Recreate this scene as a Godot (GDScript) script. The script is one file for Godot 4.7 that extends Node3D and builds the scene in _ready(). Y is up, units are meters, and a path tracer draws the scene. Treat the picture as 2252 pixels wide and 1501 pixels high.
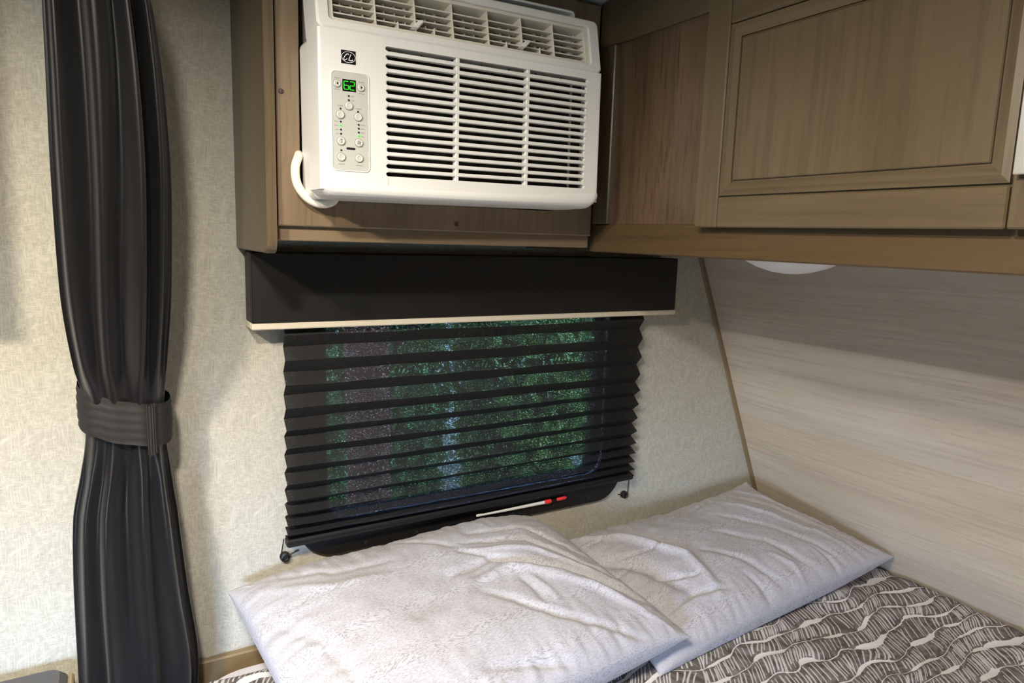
extends Node3D
# A trailer bedroom corner: window wall at z = 0, the nose wall leans in on the right, y is up, metres.

var M := {}
var used_names := {}
var rng := RandomNumberGenerator.new()

func _ready() -> void:
	rng.seed = 11
	camera_and_light()
	materials()
	room()
	outdoors()
	window_and_blind()
	ac_cabinet()
	overhead_cabinet()
	air_conditioner()
	bed()
	pillows()
	curtain()
	small_things()

# ------------------------------------------------------------------ camera, sky, lamps
func camera_and_light() -> void:
	var cam := Camera3D.new()
	cam.name = "camera"
	cam.fov = 52.39
	cam.near = 0.02
	cam.far = 200.0
	cam.position = Vector3(0, 1.54, 1.4)
	cam.basis = Basis.from_euler(Vector3(-0.149593, -0.530212, 0.0315478), EULER_ORDER_YXZ)
	add_child(cam)
	cam.current = true
	var env := Environment.new()
	env.background_mode = Environment.BG_SKY
	var sky := Sky.new()
	var sm := ProceduralSkyMaterial.new()
	sm.sky_top_color = Color(0.50, 0.66, 0.92)
	sm.sky_horizon_color = Color(0.80, 0.88, 0.97)
	sm.ground_horizon_color = Color(0.45, 0.47, 0.42)
	sm.ground_bottom_color = Color(0.22, 0.23, 0.18)
	sm.sky_energy_multiplier = 6.0
	sky.sky_material = sm
	env.sky = sky
	env.tonemap_mode = Environment.TONE_MAPPER_LINEAR
	env.tonemap_exposure = 1.25
	env.sdfgi_enabled = true
	env.ssao_enabled = true
	env.ssil_enabled = true
	var we := WorldEnvironment.new()
	we.name = "world"
	we.environment = env
	add_child(we)
	# two ceiling lamps over the aisle, left of and behind the frame's top edge
	ceiling_lamp(Vector3(-0.11, 1.98, 1.13), Color(1.0, 0.97, 0.92), 1.9, "round ceiling light above the aisle, the one nearer the overhead cabinet")
	ceiling_lamp(Vector3(-0.50, 1.98, 1.00), Color(1.0, 0.94, 0.85), 2.3, "round ceiling light above the aisle, the one farther from the overhead cabinet")

func ceiling_lamp(at: Vector3, col: Color, energy: float, label: String) -> void:
	var t := thing("ceiling_light", label, "light", at, "ceiling lights over the aisle")
	var m := mat(Color(0.9, 0.9, 0.88), 0.4)
	var st := mb()
	lathe(st, [Vector2(0.0, 0.0), Vector2(0.068, 0.0), Vector2(0.072, -0.004), Vector2(0.068, -0.012), Vector2(0.054, -0.012), Vector2(0.054, -0.008), Vector2(0.0, -0.008)], 40)
	part(st, "trim_ring", m, t)
	var g := mat(Color(1, 0.97, 0.9), 0.5)
	g.emission_enabled = true
	g.emission = col
	g.emission_energy_multiplier = 1.2
	st = mb()
	lathe(st, [Vector2(0.0, -0.009), Vector2(0.052, -0.009), Vector2(0.050, -0.013), Vector2(0.0, -0.016)], 40)
	part(st, "lens", g, t)
	var l := AreaLight3D.new()
	l.name = "lamp_light"
	l.area_size = Vector2(0.09, 0.09)
	l.light_color = col
	l.light_energy = energy
	l.area_range = 8.0
	l.area_attenuation = 2.0
	l.shadow_enabled = true
	l.position = Vector3(0, -0.02, 0)
	l.rotation = Vector3(-PI / 2, 0, 0)
	t.add_child(l)

# ------------------------------------------------------------------ node helpers
func numbered(called: String) -> String:
	if not used_names.has(called):
		used_names[called] = 0
		return called
	used_names[called] += 1
	return "%s_%03d" % [called, used_names[called]]

func tag(o: Node, label: String, category: String, group := "") -> void:
	o.set_meta("label", label)
	o.set_meta("category", category)
	if group != "":
		o.set_meta("group", group)

func thing(called: String, label: String, category: String, at := Vector3.ZERO, group := "") -> Node3D:
	var o := Node3D.new()
	o.name = numbered(called)
	o.position = at
	tag(o, label, category, group)
	add_child(o)
	return o

func part(st, called: String, m: Material, parent: Node) -> MeshInstance3D:
	var o := MeshInstance3D.new()
	o.mesh = st.commit() if st is SurfaceTool else st
	o.material_override = m
	o.cast_shadow = GeometryInstance3D.SHADOW_CASTING_SETTING_ON
	var n := called
	var k := 0
	while parent.has_node(NodePath(n)):
		k += 1
		n = "%s_%03d" % [called, k]
	o.name = n
	parent.add_child(o, true)
	return o

func struct(st, called: String, m: Material) -> MeshInstance3D:
	var o := part(st, called, m, self)
	o.set_meta("kind", "structure")
	return o

# ------------------------------------------------------------------ mesh helpers
func mb() -> SurfaceTool:
	var st := SurfaceTool.new()
	st.begin(Mesh.PRIMITIVE_TRIANGLES)
	return st

# grain: the axis that runs along the texture's v
func tri(st: SurfaceTool, a: Vector3, b: Vector3, c: Vector3, out: Vector3, grain := Vector3.UP) -> void:
	var n := (c - a).cross(b - a)
	if n.length() < 1e-14:
		return
	n = n.normalized()
	if n.dot(out) < 0:
		var s := b
		b = c
		c = s
		n = -n
	var g := grain
	if absf(n.dot(g)) > 0.9:
		g = Vector3(g.y, g.z, g.x)
	g = (g - n * n.dot(g)).normalized()
	var u := g.cross(n)
	for p in [a, b, c]:
		st.set_normal(n)
		st.set_uv(Vector2(u.dot(p), -g.dot(p)))
		st.add_vertex(p)

func quad(st: SurfaceTool, a: Vector3, b: Vector3, c: Vector3, d: Vector3, out: Vector3, grain := Vector3.UP) -> void:
	tri(st, a, b, c, out, grain)
	tri(st, a, c, d, out, grain)

# box between two corners with chamfered edges
func box(st: SurfaceTool, lo: Vector3, hi: Vector3, r := 0.0015, grain := Vector3.UP, x := Transform3D.IDENTITY) -> void:
	var c := (lo + hi) / 2
	var h := (hi - lo).abs() / 2
	r = minf(r, minf(h.x, minf(h.y, h.z)) * 0.9)
	var gr := x.basis * grain
	var P := func(s: Vector3, k: int) -> Vector3:
		var q := Vector3(h.x - r, h.y - r, h.z - r)
		q[k] = h[k]
		return x * (c + q * s)
	for k in 3:
		var i := (k + 1) % 3
		var j := (k + 2) % 3
		for s in [-1.0, 1.0]:
			var v: Array = []
			for e in [[-1, -1], [1, -1], [1, 1], [-1, 1]]:
				var q := Vector3.ZERO
				q[k] = s
				q[i] = e[0]
				q[j] = e[1]
				v.append(P.call(q, k))
			var n := Vector3.ZERO
			n[k] = s
			quad(st, v[0], v[1], v[2], v[3], x.basis * n, gr)
		if r <= 0.0:
			continue
		for si in [-1.0, 1.0]:
			for sj in [-1.0, 1.0]:
				var a := Vector3.ZERO
				a[i] = si
				a[j] = sj
				var b := a
				a[k] = -1
				b[k] = 1
				var n2 := Vector3.ZERO
				n2[i] = si
				n2[j] = sj
				quad(st, P.call(a, i), P.call(b, i), P.call(b, j), P.call(a, j), x.basis * n2, gr)
	if r > 0.0:
		for sx in [-1.0, 1.0]:
			for sy in [-1.0, 1.0]:
				for sz in [-1.0, 1.0]:
					var q := Vector3(sx, sy, sz)
					tri(st, P.call(q, 0), P.call(q, 1), P.call(q, 2), x.basis * q, gr)

func rrect(x0: float, y0: float, x1: float, y1: float, r: float, seg := 8) -> PackedVector2Array:
	var p := PackedVector2Array()
	var cs := [Vector2(x1 - r, y1 - r), Vector2(x0 + r, y1 - r), Vector2(x0 + r, y0 + r), Vector2(x1 - r, y0 + r)]
	for k in 4:
		for s in seg + 1:
			var a := (k + float(s) / seg) * PI / 2
			p.append(cs[k] + Vector2(cos(a), sin(a)) * r)
	return p

func inset(p: PackedVector2Array, d: float) -> PackedVector2Array:
	var o := PackedVector2Array()
	var n := p.size()
	var area := 0.0
	for i in n:
		area += p[i].cross(p[(i + 1) % n])
	var sg := 1.0 if area > 0 else -1.0
	for i in n:
		var e0 := (p[i] - p[(i + n - 1) % n]).normalized()
		var e1 := (p[(i + 1) % n] - p[i]).normalized()
		var n0 := Vector2(-e0.y, e0.x) * sg
		var n1 := Vector2(-e1.y, e1.x) * sg
		var b := n0 + n1
		if b.length() < 1e-6:
			b = n0
		b = b.normalized()
		o.append(p[i] + b * d / maxf(0.35, b.dot(n0)))
	return o

# a plate: polygon in xy between z0 and z1, its front edge chamfered; x places it
func plate(st: SurfaceTool, poly: PackedVector2Array, z0: float, z1: float, r := 0.001, x := Transform3D.IDENTITY, grain := Vector3.UP) -> void:
	var q := inset(poly, r) if r > 0.0 else poly
	var n := poly.size()
	var zf := x.basis * Vector3(0, 0, 1)
	var gr := x.basis * grain
	for layer in [[q, z1, 1.0], [poly, z0, -1.0]]:
		var pp: PackedVector2Array = layer[0]
		var idx := Geometry2D.triangulate_polygon(pp)
		for k in range(0, idx.size(), 3):
			tri(st, x * Vector3(pp[idx[k]].x, pp[idx[k]].y, layer[1]), x * Vector3(pp[idx[k + 1]].x, pp[idx[k + 1]].y, layer[1]), x * Vector3(pp[idx[k + 2]].x, pp[idx[k + 2]].y, layer[1]), zf * layer[2], gr)
	var area := 0.0
	for i in n:
		area += poly[i].cross(poly[(i + 1) % n])
	var sg := 1.0 if area > 0 else -1.0
	for i in n:
		var j := (i + 1) % n
		var e := (poly[j] - poly[i]).normalized() * sg
		var o := x.basis * Vector3(e.y, -e.x, 0)
		var a := x * Vector3(poly[i].x, poly[i].y, z0)
		var b := x * Vector3(poly[j].x, poly[j].y, z0)
		var c := x * Vector3(poly[j].x, poly[j].y, z1 - r)
		var d := x * Vector3(poly[i].x, poly[i].y, z1 - r)
		quad(st, a, b, c, d, o, gr)
		if r > 0.0:
			quad(st, d, c, x * Vector3(q[j].x, q[j].y, z1), x * Vector3(q[i].x, q[i].y, z1), o + zf, gr)

# a frame between two outlines of as many points, chamfered in front on both edges
func ring(st: SurfaceTool, outer: PackedVector2Array, inner: PackedVector2Array, z0: float, z1: float, r := 0.001, ri := 0.001, x := Transform3D.IDENTITY, grain := Vector3.UP) -> void:
	var n := outer.size()
	var qo := inset(outer, r)
	var qi := inset(inner, -ri)
	var zf := x.basis * Vector3(0, 0, 1)
	var gr := x.basis * grain
	var V := func(p: Vector2, z: float) -> Vector3: return x * Vector3(p.x, p.y, z)
	for i in n:
		var j := (i + 1) % n
		var mid := (outer[i] + outer[j]) / 2 - (inner[i] + inner[j]) / 2
		var e := outer[j] - outer[i]
		var nn := Vector2(e.y, -e.x)
		if nn.length() < 1e-9:
			nn = mid
		if nn.dot(mid) < 0:
			nn = -nn
		var e2 := inner[j] - inner[i]
		var ni := Vector2(e2.y, -e2.x)
		if ni.length() < 1e-9:
			ni = mid
		if ni.dot(mid) < 0:
			ni = -ni
		var oo := (x.basis * Vector3(nn.x, nn.y, 0)).normalized()
		var oi := -(x.basis * Vector3(ni.x, ni.y, 0)).normalized()
		quad(st, V.call(qo[i], z1), V.call(qo[j], z1), V.call(qi[j], z1), V.call(qi[i], z1), zf, gr)
		quad(st, V.call(outer[i], z0), V.call(outer[j], z0), V.call(inner[j], z0), V.call(inner[i], z0), -zf, gr)
		quad(st, V.call(outer[i], z0), V.call(outer[j], z0), V.call(outer[j], z1 - r), V.call(outer[i], z1 - r), oo, gr)
		quad(st, V.call(outer[i], z1 - r), V.call(outer[j], z1 - r), V.call(qo[j], z1), V.call(qo[i], z1), oo + zf, gr)
		quad(st, V.call(inner[i], z0), V.call(inner[j], z0), V.call(inner[j], z1 - ri), V.call(inner[i], z1 - ri), oi, gr)
		quad(st, V.call(inner[i], z1 - ri), V.call(inner[j], z1 - ri), V.call(qi[j], z1), V.call(qi[i], z1), oi + zf, gr)

# surface of revolution about y
func lathe(st: SurfaceTool, prof: Array, seg := 32, x := Transform3D.IDENTITY) -> void:
	var c := Vector2.ZERO
	for p in prof:
		c += p
	c /= prof.size()
	for k in prof.size() - 1:
		var p: Vector2 = prof[k]
		var q: Vector2 = prof[k + 1]
		var e := q - p
		var n := Vector2(e.y, -e.x).normalized()
		if n.dot((p + q) / 2 - Vector2(0, c.y)) < 0 and absf(n.x) > 0.01:
			n = -n
		elif absf(n.x) <= 0.01 and n.y * ((p.y + q.y) / 2 - c.y) < 0:
			n = -n
		for s in seg:
			var a0 := TAU * s / seg
			var a1 := TAU * (s + 1) / seg
			var d0 := Vector3(cos(a0), 0, sin(a0))
			var d1 := Vector3(cos(a1), 0, sin(a1))
			var dm := (d0 + d1).normalized()
			quad(st, x * (d0 * p.x + Vector3(0, p.y, 0)), x * (d1 * p.x + Vector3(0, p.y, 0)), x * (d1 * q.x + Vector3(0, q.y, 0)), x * (d0 * q.x + Vector3(0, q.y, 0)), x.basis * (dm * n.x + Vector3(0, n.y, 0)))

# smooth surface over a grid of points; wrap joins the first and last columns
func sheet(nu: int, nv: int, fn: Callable, uvs: Vector2, flip := false, wrap := false) -> ArrayMesh:
	var pts := PackedVector3Array()
	var uv := PackedVector2Array()
	for j in nv + 1:
		for i in nu + 1:
			pts.append(fn.call(float(i) / nu, float(j) / nv))
			uv.append(Vector2(float(i) / nu, float(j) / nv) * uvs)
	return sheet_from(nu, nv, pts, uv, flip, wrap)

func sheet_from(nu: int, nv: int, pts: PackedVector3Array, uv: PackedVector2Array, flip := false, wrap := false) -> ArrayMesh:
	var idx := PackedInt32Array()
	var nrm := PackedVector3Array()
	nrm.resize(pts.size())
	for j in nv:
		for i in nu:
			var a := j * (nu + 1) + i
			var b := a + 1
			var c := a + nu + 2
			var d := a + nu + 1
			for t in [[a, b, c], [a, c, d]]:
				var p: int = t[0]
				var q: int = t[2] if flip else t[1]
				var r: int = t[1] if flip else t[2]
				idx.append(p)
				idx.append(q)
				idx.append(r)
				var n := (pts[r] - pts[p]).cross(pts[q] - pts[p])
				nrm[p] += n
				nrm[q] += n
				nrm[r] += n
	if wrap:
		for j in nv + 1:
			var a := j * (nu + 1)
			var b := a + nu
			var s := nrm[a] + nrm[b]
			nrm[a] = s
			nrm[b] = s
	for k in nrm.size():
		nrm[k] = nrm[k].normalized() if nrm[k].length() > 1e-16 else Vector3.UP
	var arr := []
	arr.resize(Mesh.ARRAY_MAX)
	arr[Mesh.ARRAY_VERTEX] = pts
	arr[Mesh.ARRAY_NORMAL] = nrm
	arr[Mesh.ARRAY_TEX_UV] = uv
	arr[Mesh.ARRAY_INDEX] = idx
	var am := ArrayMesh.new()
	am.add_surface_from_arrays(Mesh.PRIMITIVE_TRIANGLES, arr)
	return am

func tube(path: Array, radii, seg := 10, closed_ends := true) -> ArrayMesh:
	var n := path.size()
	var pts := PackedVector3Array()
	var uv := PackedVector2Array()
	var up := Vector3(0.13, 0.9, 0.41).normalized()
	var rows := []
	for k in n:
		var d: Vector3 = (path[mini(k + 1, n - 1)] - path[maxi(k - 1, 0)]).normalized()
		var s := up.cross(d)
		if s.length() < 0.05:
			s = Vector3.RIGHT.cross(d)
		s = s.normalized()
		up = d.cross(s)
		var r: float = radii[k] if radii is Array else radii
		rows.append([path[k], s, up, r])
	if closed_ends:
		rows.insert(0, [path[0], rows[0][1], rows[0][2], 0.00001])
		var l: Array = rows[rows.size() - 1]
		rows.append([path[n - 1], l[1], l[2], 0.00001])
	for k in rows.size():
		for i in seg + 1:
			var a := TAU * i / seg
			pts.append(rows[k][0] + (rows[k][1] * cos(a) + rows[k][2] * sin(a)) * rows[k][3])
			uv.append(Vector2(float(i) / seg * 0.03, k * 0.01))
	return sheet_from(seg, rows.size() - 1, pts, uv, false, true)

func smooth_path(p: Array, per := 8) -> Array:
	var o := []
	for i in p.size() - 1:
		var a: Vector3 = p[maxi(i - 1, 0)]
		var b: Vector3 = p[i]
		var c: Vector3 = p[i + 1]
		var d: Vector3 = p[mini(i + 2, p.size() - 1)]
		for k in per:
			o.append(b.cubic_interpolate(c, a, d, float(k) / per))
	o.append(p[p.size() - 1])
	return o

# value at x of a table of [x, value] rows, eased between them
func table(rows: Array, x: float) -> float:
	if x <= rows[0][0]:
		return rows[0][1]
	for k in rows.size() - 1:
		if x <= rows[k + 1][0]:
			var t: float = (x - rows[k][0]) / (rows[k + 1][0] - rows[k][0])
			var p0: float = rows[maxi(k - 1, 0)][1]
			var p3: float = rows[mini(k + 2, rows.size() - 1)][1]
			return cubic_interpolate(rows[k][1], rows[k + 1][1], p0, p3, t)
	return rows[rows.size() - 1][1]

# ------------------------------------------------------------------ materials
func mat(c: Color, rough := 0.5, metal := 0.0) -> StandardMaterial3D:
	var m := StandardMaterial3D.new()
	m.albedo_color = c
	m.roughness = rough
	m.metallic = metal
	return m

func noise(sd: int, freq: float, oct := 3) -> FastNoiseLite:
	var n := FastNoiseLite.new()
	n.seed = sd
	n.noise_type = FastNoiseLite.TYPE_SIMPLEX_SMOOTH
	n.frequency = freq
	n.fractal_octaves = oct
	return n

# noise that repeats over the unit square, stretched by (fx, fy)
func tiled(n: FastNoiseLite, u: float, v: float, fx: float, fy: float) -> float:
	var a := u * TAU
	var b := v * TAU
	return n.get_noise_3d(cos(a) * fx + cos(b) * fy * 0.37, sin(a) * fx + 17.0, sin(b) * fy + cos(b) * fy * 0.93)

func tex_from(img: Image) -> ImageTexture:
	img.generate_mipmaps()
	return ImageTexture.create_from_image(img)

func wood(c0: Color, c1: Color, c2: Color, sd: int, fine: float, size := 512, knots := 0.0) -> ImageTexture:
	var img := Image.create(size, size, false, Image.FORMAT_RGB8)
	var a := noise(sd, 1.0, 4)
	var b := noise(sd + 5, 1.0, 2)
	var d := noise(sd + 9, 1.0, 2)
	for y in size:
		var v := float(y) / size
		for x in size:
			var u := float(x) / size
			var w := u + 0.004 * sin(TAU * v)
			var band := 0.5 + 0.9 * tiled(a, w, v, 1.6, 0.30)
			var streak := tiled(b, w, v, 14.0, 0.30)
			var tick := tiled(d, w, v, 40.0, 1.9)
			var c := c0.lerp(c1, clampf(band, 0, 1))
			c = c.lerp(c2, clampf(0.5 * streak + fine * maxf(0.0, tick - 0.15) * 2.2 + knots * maxf(0, -band), 0, 0.75))
			img.set_pixel(x, y, c)
	return tex_from(img)

func materials() -> void:
	# cabinet laminate, grain along v, one metre to a tile
	var tw := wood(Color8(95, 83, 65), Color8(107, 94, 75), Color8(74, 63, 50), 3, 0.22, 768)
	M.wood = mat(Color8(246, 240, 228), 0.32)
	M.wood.albedo_texture = tw
	M.wood.metallic_specular = 0.5
	M.wood_warm = M.wood.duplicate()
	M.wood_warm.albedo_color = Color8(252, 244, 238)
	var tp := wood(Color8(220, 211, 194), Color8(206, 194, 177), Color8(178, 164, 148), 21, 0.30, 768, 0.3)
	M.wood_board = M.wood.duplicate()
	M.wood_board.albedo_texture = wood(Color8(130, 113, 95), Color8(142, 125, 105), Color8(104, 88, 72), 13, 0.30, 512)
	M.wood_rough = M.wood.duplicate()
	M.wood_rough.albedo_texture = wood(Color8(92, 76, 60), Color8(112, 94, 78), Color8(58, 46, 36), 27, 0.45, 512)
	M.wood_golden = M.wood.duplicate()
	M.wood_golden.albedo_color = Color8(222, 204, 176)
	M.plank = mat(Color(1, 1, 1), 0.5)
	M.plank.albedo_texture = tp
	M.plank2 = M.plank.duplicate()
	M.plank2.albedo_color = Color8(246, 243, 240)
	M.plank3 = M.plank.duplicate()
	M.plank3.albedo_color = Color8(250, 244, 236)
	# woven wall covering: threads up and across, 0.2 m to a tile
	var s := 512
	var img := Image.create(s, s, false, Image.FORMAT_RGB8)
	var hgt := Image.create(s, s, false, Image.FORMAT_RGB8)
	var n1 := noise(31, 1.0, 3)
	var n2 := noise(32, 1.0, 3)
	var n3 := noise(33, 1.0, 2)
	for y in s:
		var v := float(y) / s
		for x in s:
			var u := float(x) / s
			var up := tiled(n1, u, v, 11.5, 1.9)
			var ac := tiled(n2, u, v, 1.9, 11.5)
			var bl := tiled(n3, u, v, 2.5, 2.5)
			var h := clampf(0.5 + 0.62 * (up if up > ac else ac) + 0.18 * bl, 0, 1)
			hgt.set_pixel(x, y, Color(h, h, h))
			var c := Color8(162, 158, 143).lerp(Color8(212, 207, 191), h)
			img.set_pixel(x, y, c)
	hgt.bump_map_to_normal_map(3.0)
	M.wall = mat(Color(1, 1, 1), 0.75)
	M.wall.albedo_texture = tex_from(img)
	M.wall.normal_enabled = true
	M.wall.normal_texture = tex_from(hgt)
	M.wall.normal_scale = 0.6
	M.wall.uv1_scale = Vector3(5, 5, 5)
	M.ceiling = mat(Color8(214, 210, 202), 0.7)
	M.floor = mat(Color8(120, 104, 88), 0.5)
	M.floor.albedo_texture = tw
	M.wood_front = M.wood.duplicate()
	M.trim = mat(Color8(138, 120, 90), 0.5)
	M.white_plastic = mat(Color8(236, 234, 229), 0.32)
	M.cream_plastic = mat(Color8(226, 220, 206), 0.38)
	M.grey_plastic = mat(Color8(196, 196, 188), 0.4)
	M.dark = mat(Color8(20, 18, 18), 0.6)
	M.black_gloss = mat(Color8(12, 12, 13), 0.3)
	M.sash = mat(Color8(12, 12, 13), 0.8)
	M.sash.metallic_specular = 0.15
	M.black = mat(Color8(20, 19, 19), 0.55)
	M.valance = mat(Color8(19, 18, 17), 0.5)
	M.cream_strip = mat(Color8(226, 216, 196), 0.45)
	M.chrome = mat(Color8(232, 232, 230), 0.3, 1.0)
	M.cord = mat(Color8(234, 230, 218), 0.4)
	M.screw = mat(Color8(66, 49, 45), 0.5)
	M.print = mat(Color8(120, 120, 116), 0.5)
	M.led = mat(Color8(60, 255, 60), 0.4)
	M.led.emission_enabled = true
	M.led.emission = Color(0.12, 1.0, 0.08)
	M.led.emission_energy_multiplier = 0.7
	M.red = mat(Color8(235, 60, 60), 0.35)
	M.white_gloss = mat(Color8(240, 240, 242), 0.25)
	# blind cloth: black, thin enough that some of the day outside comes through its fibres
	var bi := Image.create(512, 512, false, Image.FORMAT_RGBA8)
	var f1 := noise(41, 1.0, 3)
	var f2 := noise(42, 1.0, 3)
	for y in 512:
		var v := y / 512.0
		for x in 512:
			var u := x / 512.0
			var k := clampf(0.45 + 1.0 * tiled(f1, u, v, 5.0, 11.0) + 0.5 * tiled(f2, u, v, 12.0, 20.0), 0, 1)
			bi.set_pixel(x, y, Color(0.085, 0.08, 0.078, 0.992 - 0.14 * k * k * k * k))
	M.blind = mat(Color(1, 1, 1), 0.7)
	M.blind.albedo_texture = tex_from(bi)
	M.blind.transparency = BaseMaterial3D.TRANSPARENCY_ALPHA
	M.blind.cull_mode = BaseMaterial3D.CULL_DISABLED
	M.blind.uv1_scale = Vector3(5, 5, 5)
	M.pane = mat(Color(0.75, 0.8, 0.78, 0.12), 0.03)
	M.pane.transparency = BaseMaterial3D.TRANSPARENCY_ALPHA
	# heather jersey of the pillowcases: short grey slubs in off-white, 0.25 m to a tile
	var hi := Image.create(512, 512, false, Image.FORMAT_RGB8)
	var h1 := noise(51, 1.0, 2)
	var h2 := noise(52, 1.0, 3)
	for y in 512:
		var v := y / 512.0
		for x in 512:
			var u := x / 512.0
			var slub := clampf(tiled(h1, u, v, 4.5, 26.0) * 1.8 + 0.12, 0, 1)
			var soft := 0.5 + 0.5 * tiled(h2, u, v, 6.0, 14.0)
			var c := Color8(199, 198, 203).lerp(Color8(182, 180, 185), soft)
			hi.set_pixel(x, y, c.lerp(Color8(136, 132, 137), slub * 0.62))
	M.heather = mat(Color(1, 1, 1), 0.85)
	M.heather.albedo_texture = tex_from(hi)
	M.heather.uv1_scale = Vector3(6, 6, 6)
	M.heather.rim_enabled = true
	M.heather.rim = 0.25
	M.sheet = mat(Color8(214, 212, 220), 0.85)
	M.quilt = mat(Color(1, 1, 1), 0.85)
	M.quilt.albedo_texture = quilt_print()
	M.quilt.uv1_scale = Vector3(1.25, 1.25, 1.25)
	# curtain: charcoal satin weave
	var ci := Image.create(256, 256, false, Image.FORMAT_RGB8)
	var c1 := noise(61, 1.0, 2)
	for y in 256:
		for x in 256:
			var k := 0.5 + 0.5 * tiled(c1, x / 256.0, y / 256.0, 9.0, 14.0)
			ci.set_pixel(x, y, Color8(14, 13, 14).lerp(Color8(24, 22, 23), k))
	M.curtain = mat(Color(1, 1, 1), 0.42)
	M.curtain.metallic_specular = 0.4
	M.curtain.albedo_texture = tex_from(ci)
	M.curtain.uv1_scale = Vector3(12, 12, 12)
	M.curtain.rim_enabled = true
	M.curtain.rim = 0.2
	M.tieback = mat(Color8(38, 33, 31), 0.7)
	M.stool = mat(Color8(88, 89, 93), 0.8)
	M.piping = mat(Color8(150, 136, 108), 0.7)
	M.leaf = [mat(Color8(70, 110, 48), 0.7), mat(Color8(108, 138, 62), 0.7), mat(Color8(60, 96, 56), 0.7)]
	for l in M.leaf:
		l.backlight_enabled = true
		l.backlight = Color(0.3, 0.4, 0.15)
	M.bark = mat(Color8(104, 66, 48), 0.9)
	M.ground = mat(Color8(96, 104, 74), 0.95)

# brushed print of the quilt: grey-brown rows of slanted white hatching between wavy white lines
func quilt_print() -> ImageTexture:
	var s := 1024
	var img := Image.create(s, s, false, Image.FORMAT_RGB8)
	var n1 := noise(71, 1.0, 3)
	var rows := 16
	var r := RandomNumberGenerator.new()
	r.seed = 5
	for y in s:
		for x in s:
			var k := clampf(0.5 + 0.9 * tiled(n1, x / float(s), y / float(s), 6.0, 6.0), 0, 1)
			img.set_pixel(x, y, Color8(80, 73, 69).lerp(Color8(138, 131, 131), k))
	var white := Color8(232, 230, 230)
	var rh := s / rows
	for row in rows:
		# slanted strokes
		var x := 0.0
		var block := 0.0
		var dense := 0.5
		var slant := -0.6
		while x < s:
			if block <= 0.0:
				block = r.randf_range(40, 140)
				dense = r.randf_range(0.0, 1.0)
				slant = r.randf_range(-0.95, -0.45)
			var step := r.randf_range(8.0, 17.0) / (0.55 + 0.8 * dense)
			var wdt := r.randf_range(0.9, 2.0) + dense * r.randf_range(0.0, 2.2)
			var len0 := r.randf_range(0.0, 0.25)
			var len1 := r.randf_range(0.75, 1.05)
			var curve := r.randf_range(-3, 3)
			var t := len0
			while t < len1:
				var px := x + slant * rh * t + curve * sin(t * PI)
				var py := row * rh + t * rh
				var half := wdt * (0.6 + 0.4 * sin(t * PI))
				for q in range(int(px - half), int(px + half) + 1):
					var qx := posmod(q, s)
					var qy := posmod(int(py), s)
					img.set_pixel(qx, qy, img.get_pixel(qx, qy).lerp(white, 0.8))
				t += 1.0 / rh
			x += step
			block -= step
		# the broken, wavy line that closes the row: thick dashes joined by thin ones
		var left := 0.0
		var want := 1.0
		var thick := 1.0
		var off := 0.0
		for xx in s:
			if left <= 0.0:
				want = r.randf_range(5.0, 7.5) if want < 3.0 else r.randf_range(0.3, 1.4)
				left = r.randf_range(50, 140) if want > 3.0 else r.randf_range(60, 170)
				off = r.randf_range(-5.0, 5.0)
			left -= 1.0
			thick = lerpf(thick, want, 0.12)
			var u := xx / float(s)
			var yy := row * rh + 6.0 * tiled(n1, u, row * 0.31, 1.6, 4.0) + off * (0.4 if want > 3.0 else 0.0)
			for q in range(int(yy - thick), int(yy + thick) + 1):
				img.set_pixel(xx, posmod(q, s), white)
	return tex_from(img)

# ------------------------------------------------------------------ the room
const LEAN := 0.4223          # metres the nose wall moves out for each metre down
func nose_x(y: float) -> float:
	return 1.421 + LEAN * (1.4925 - y)

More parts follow.
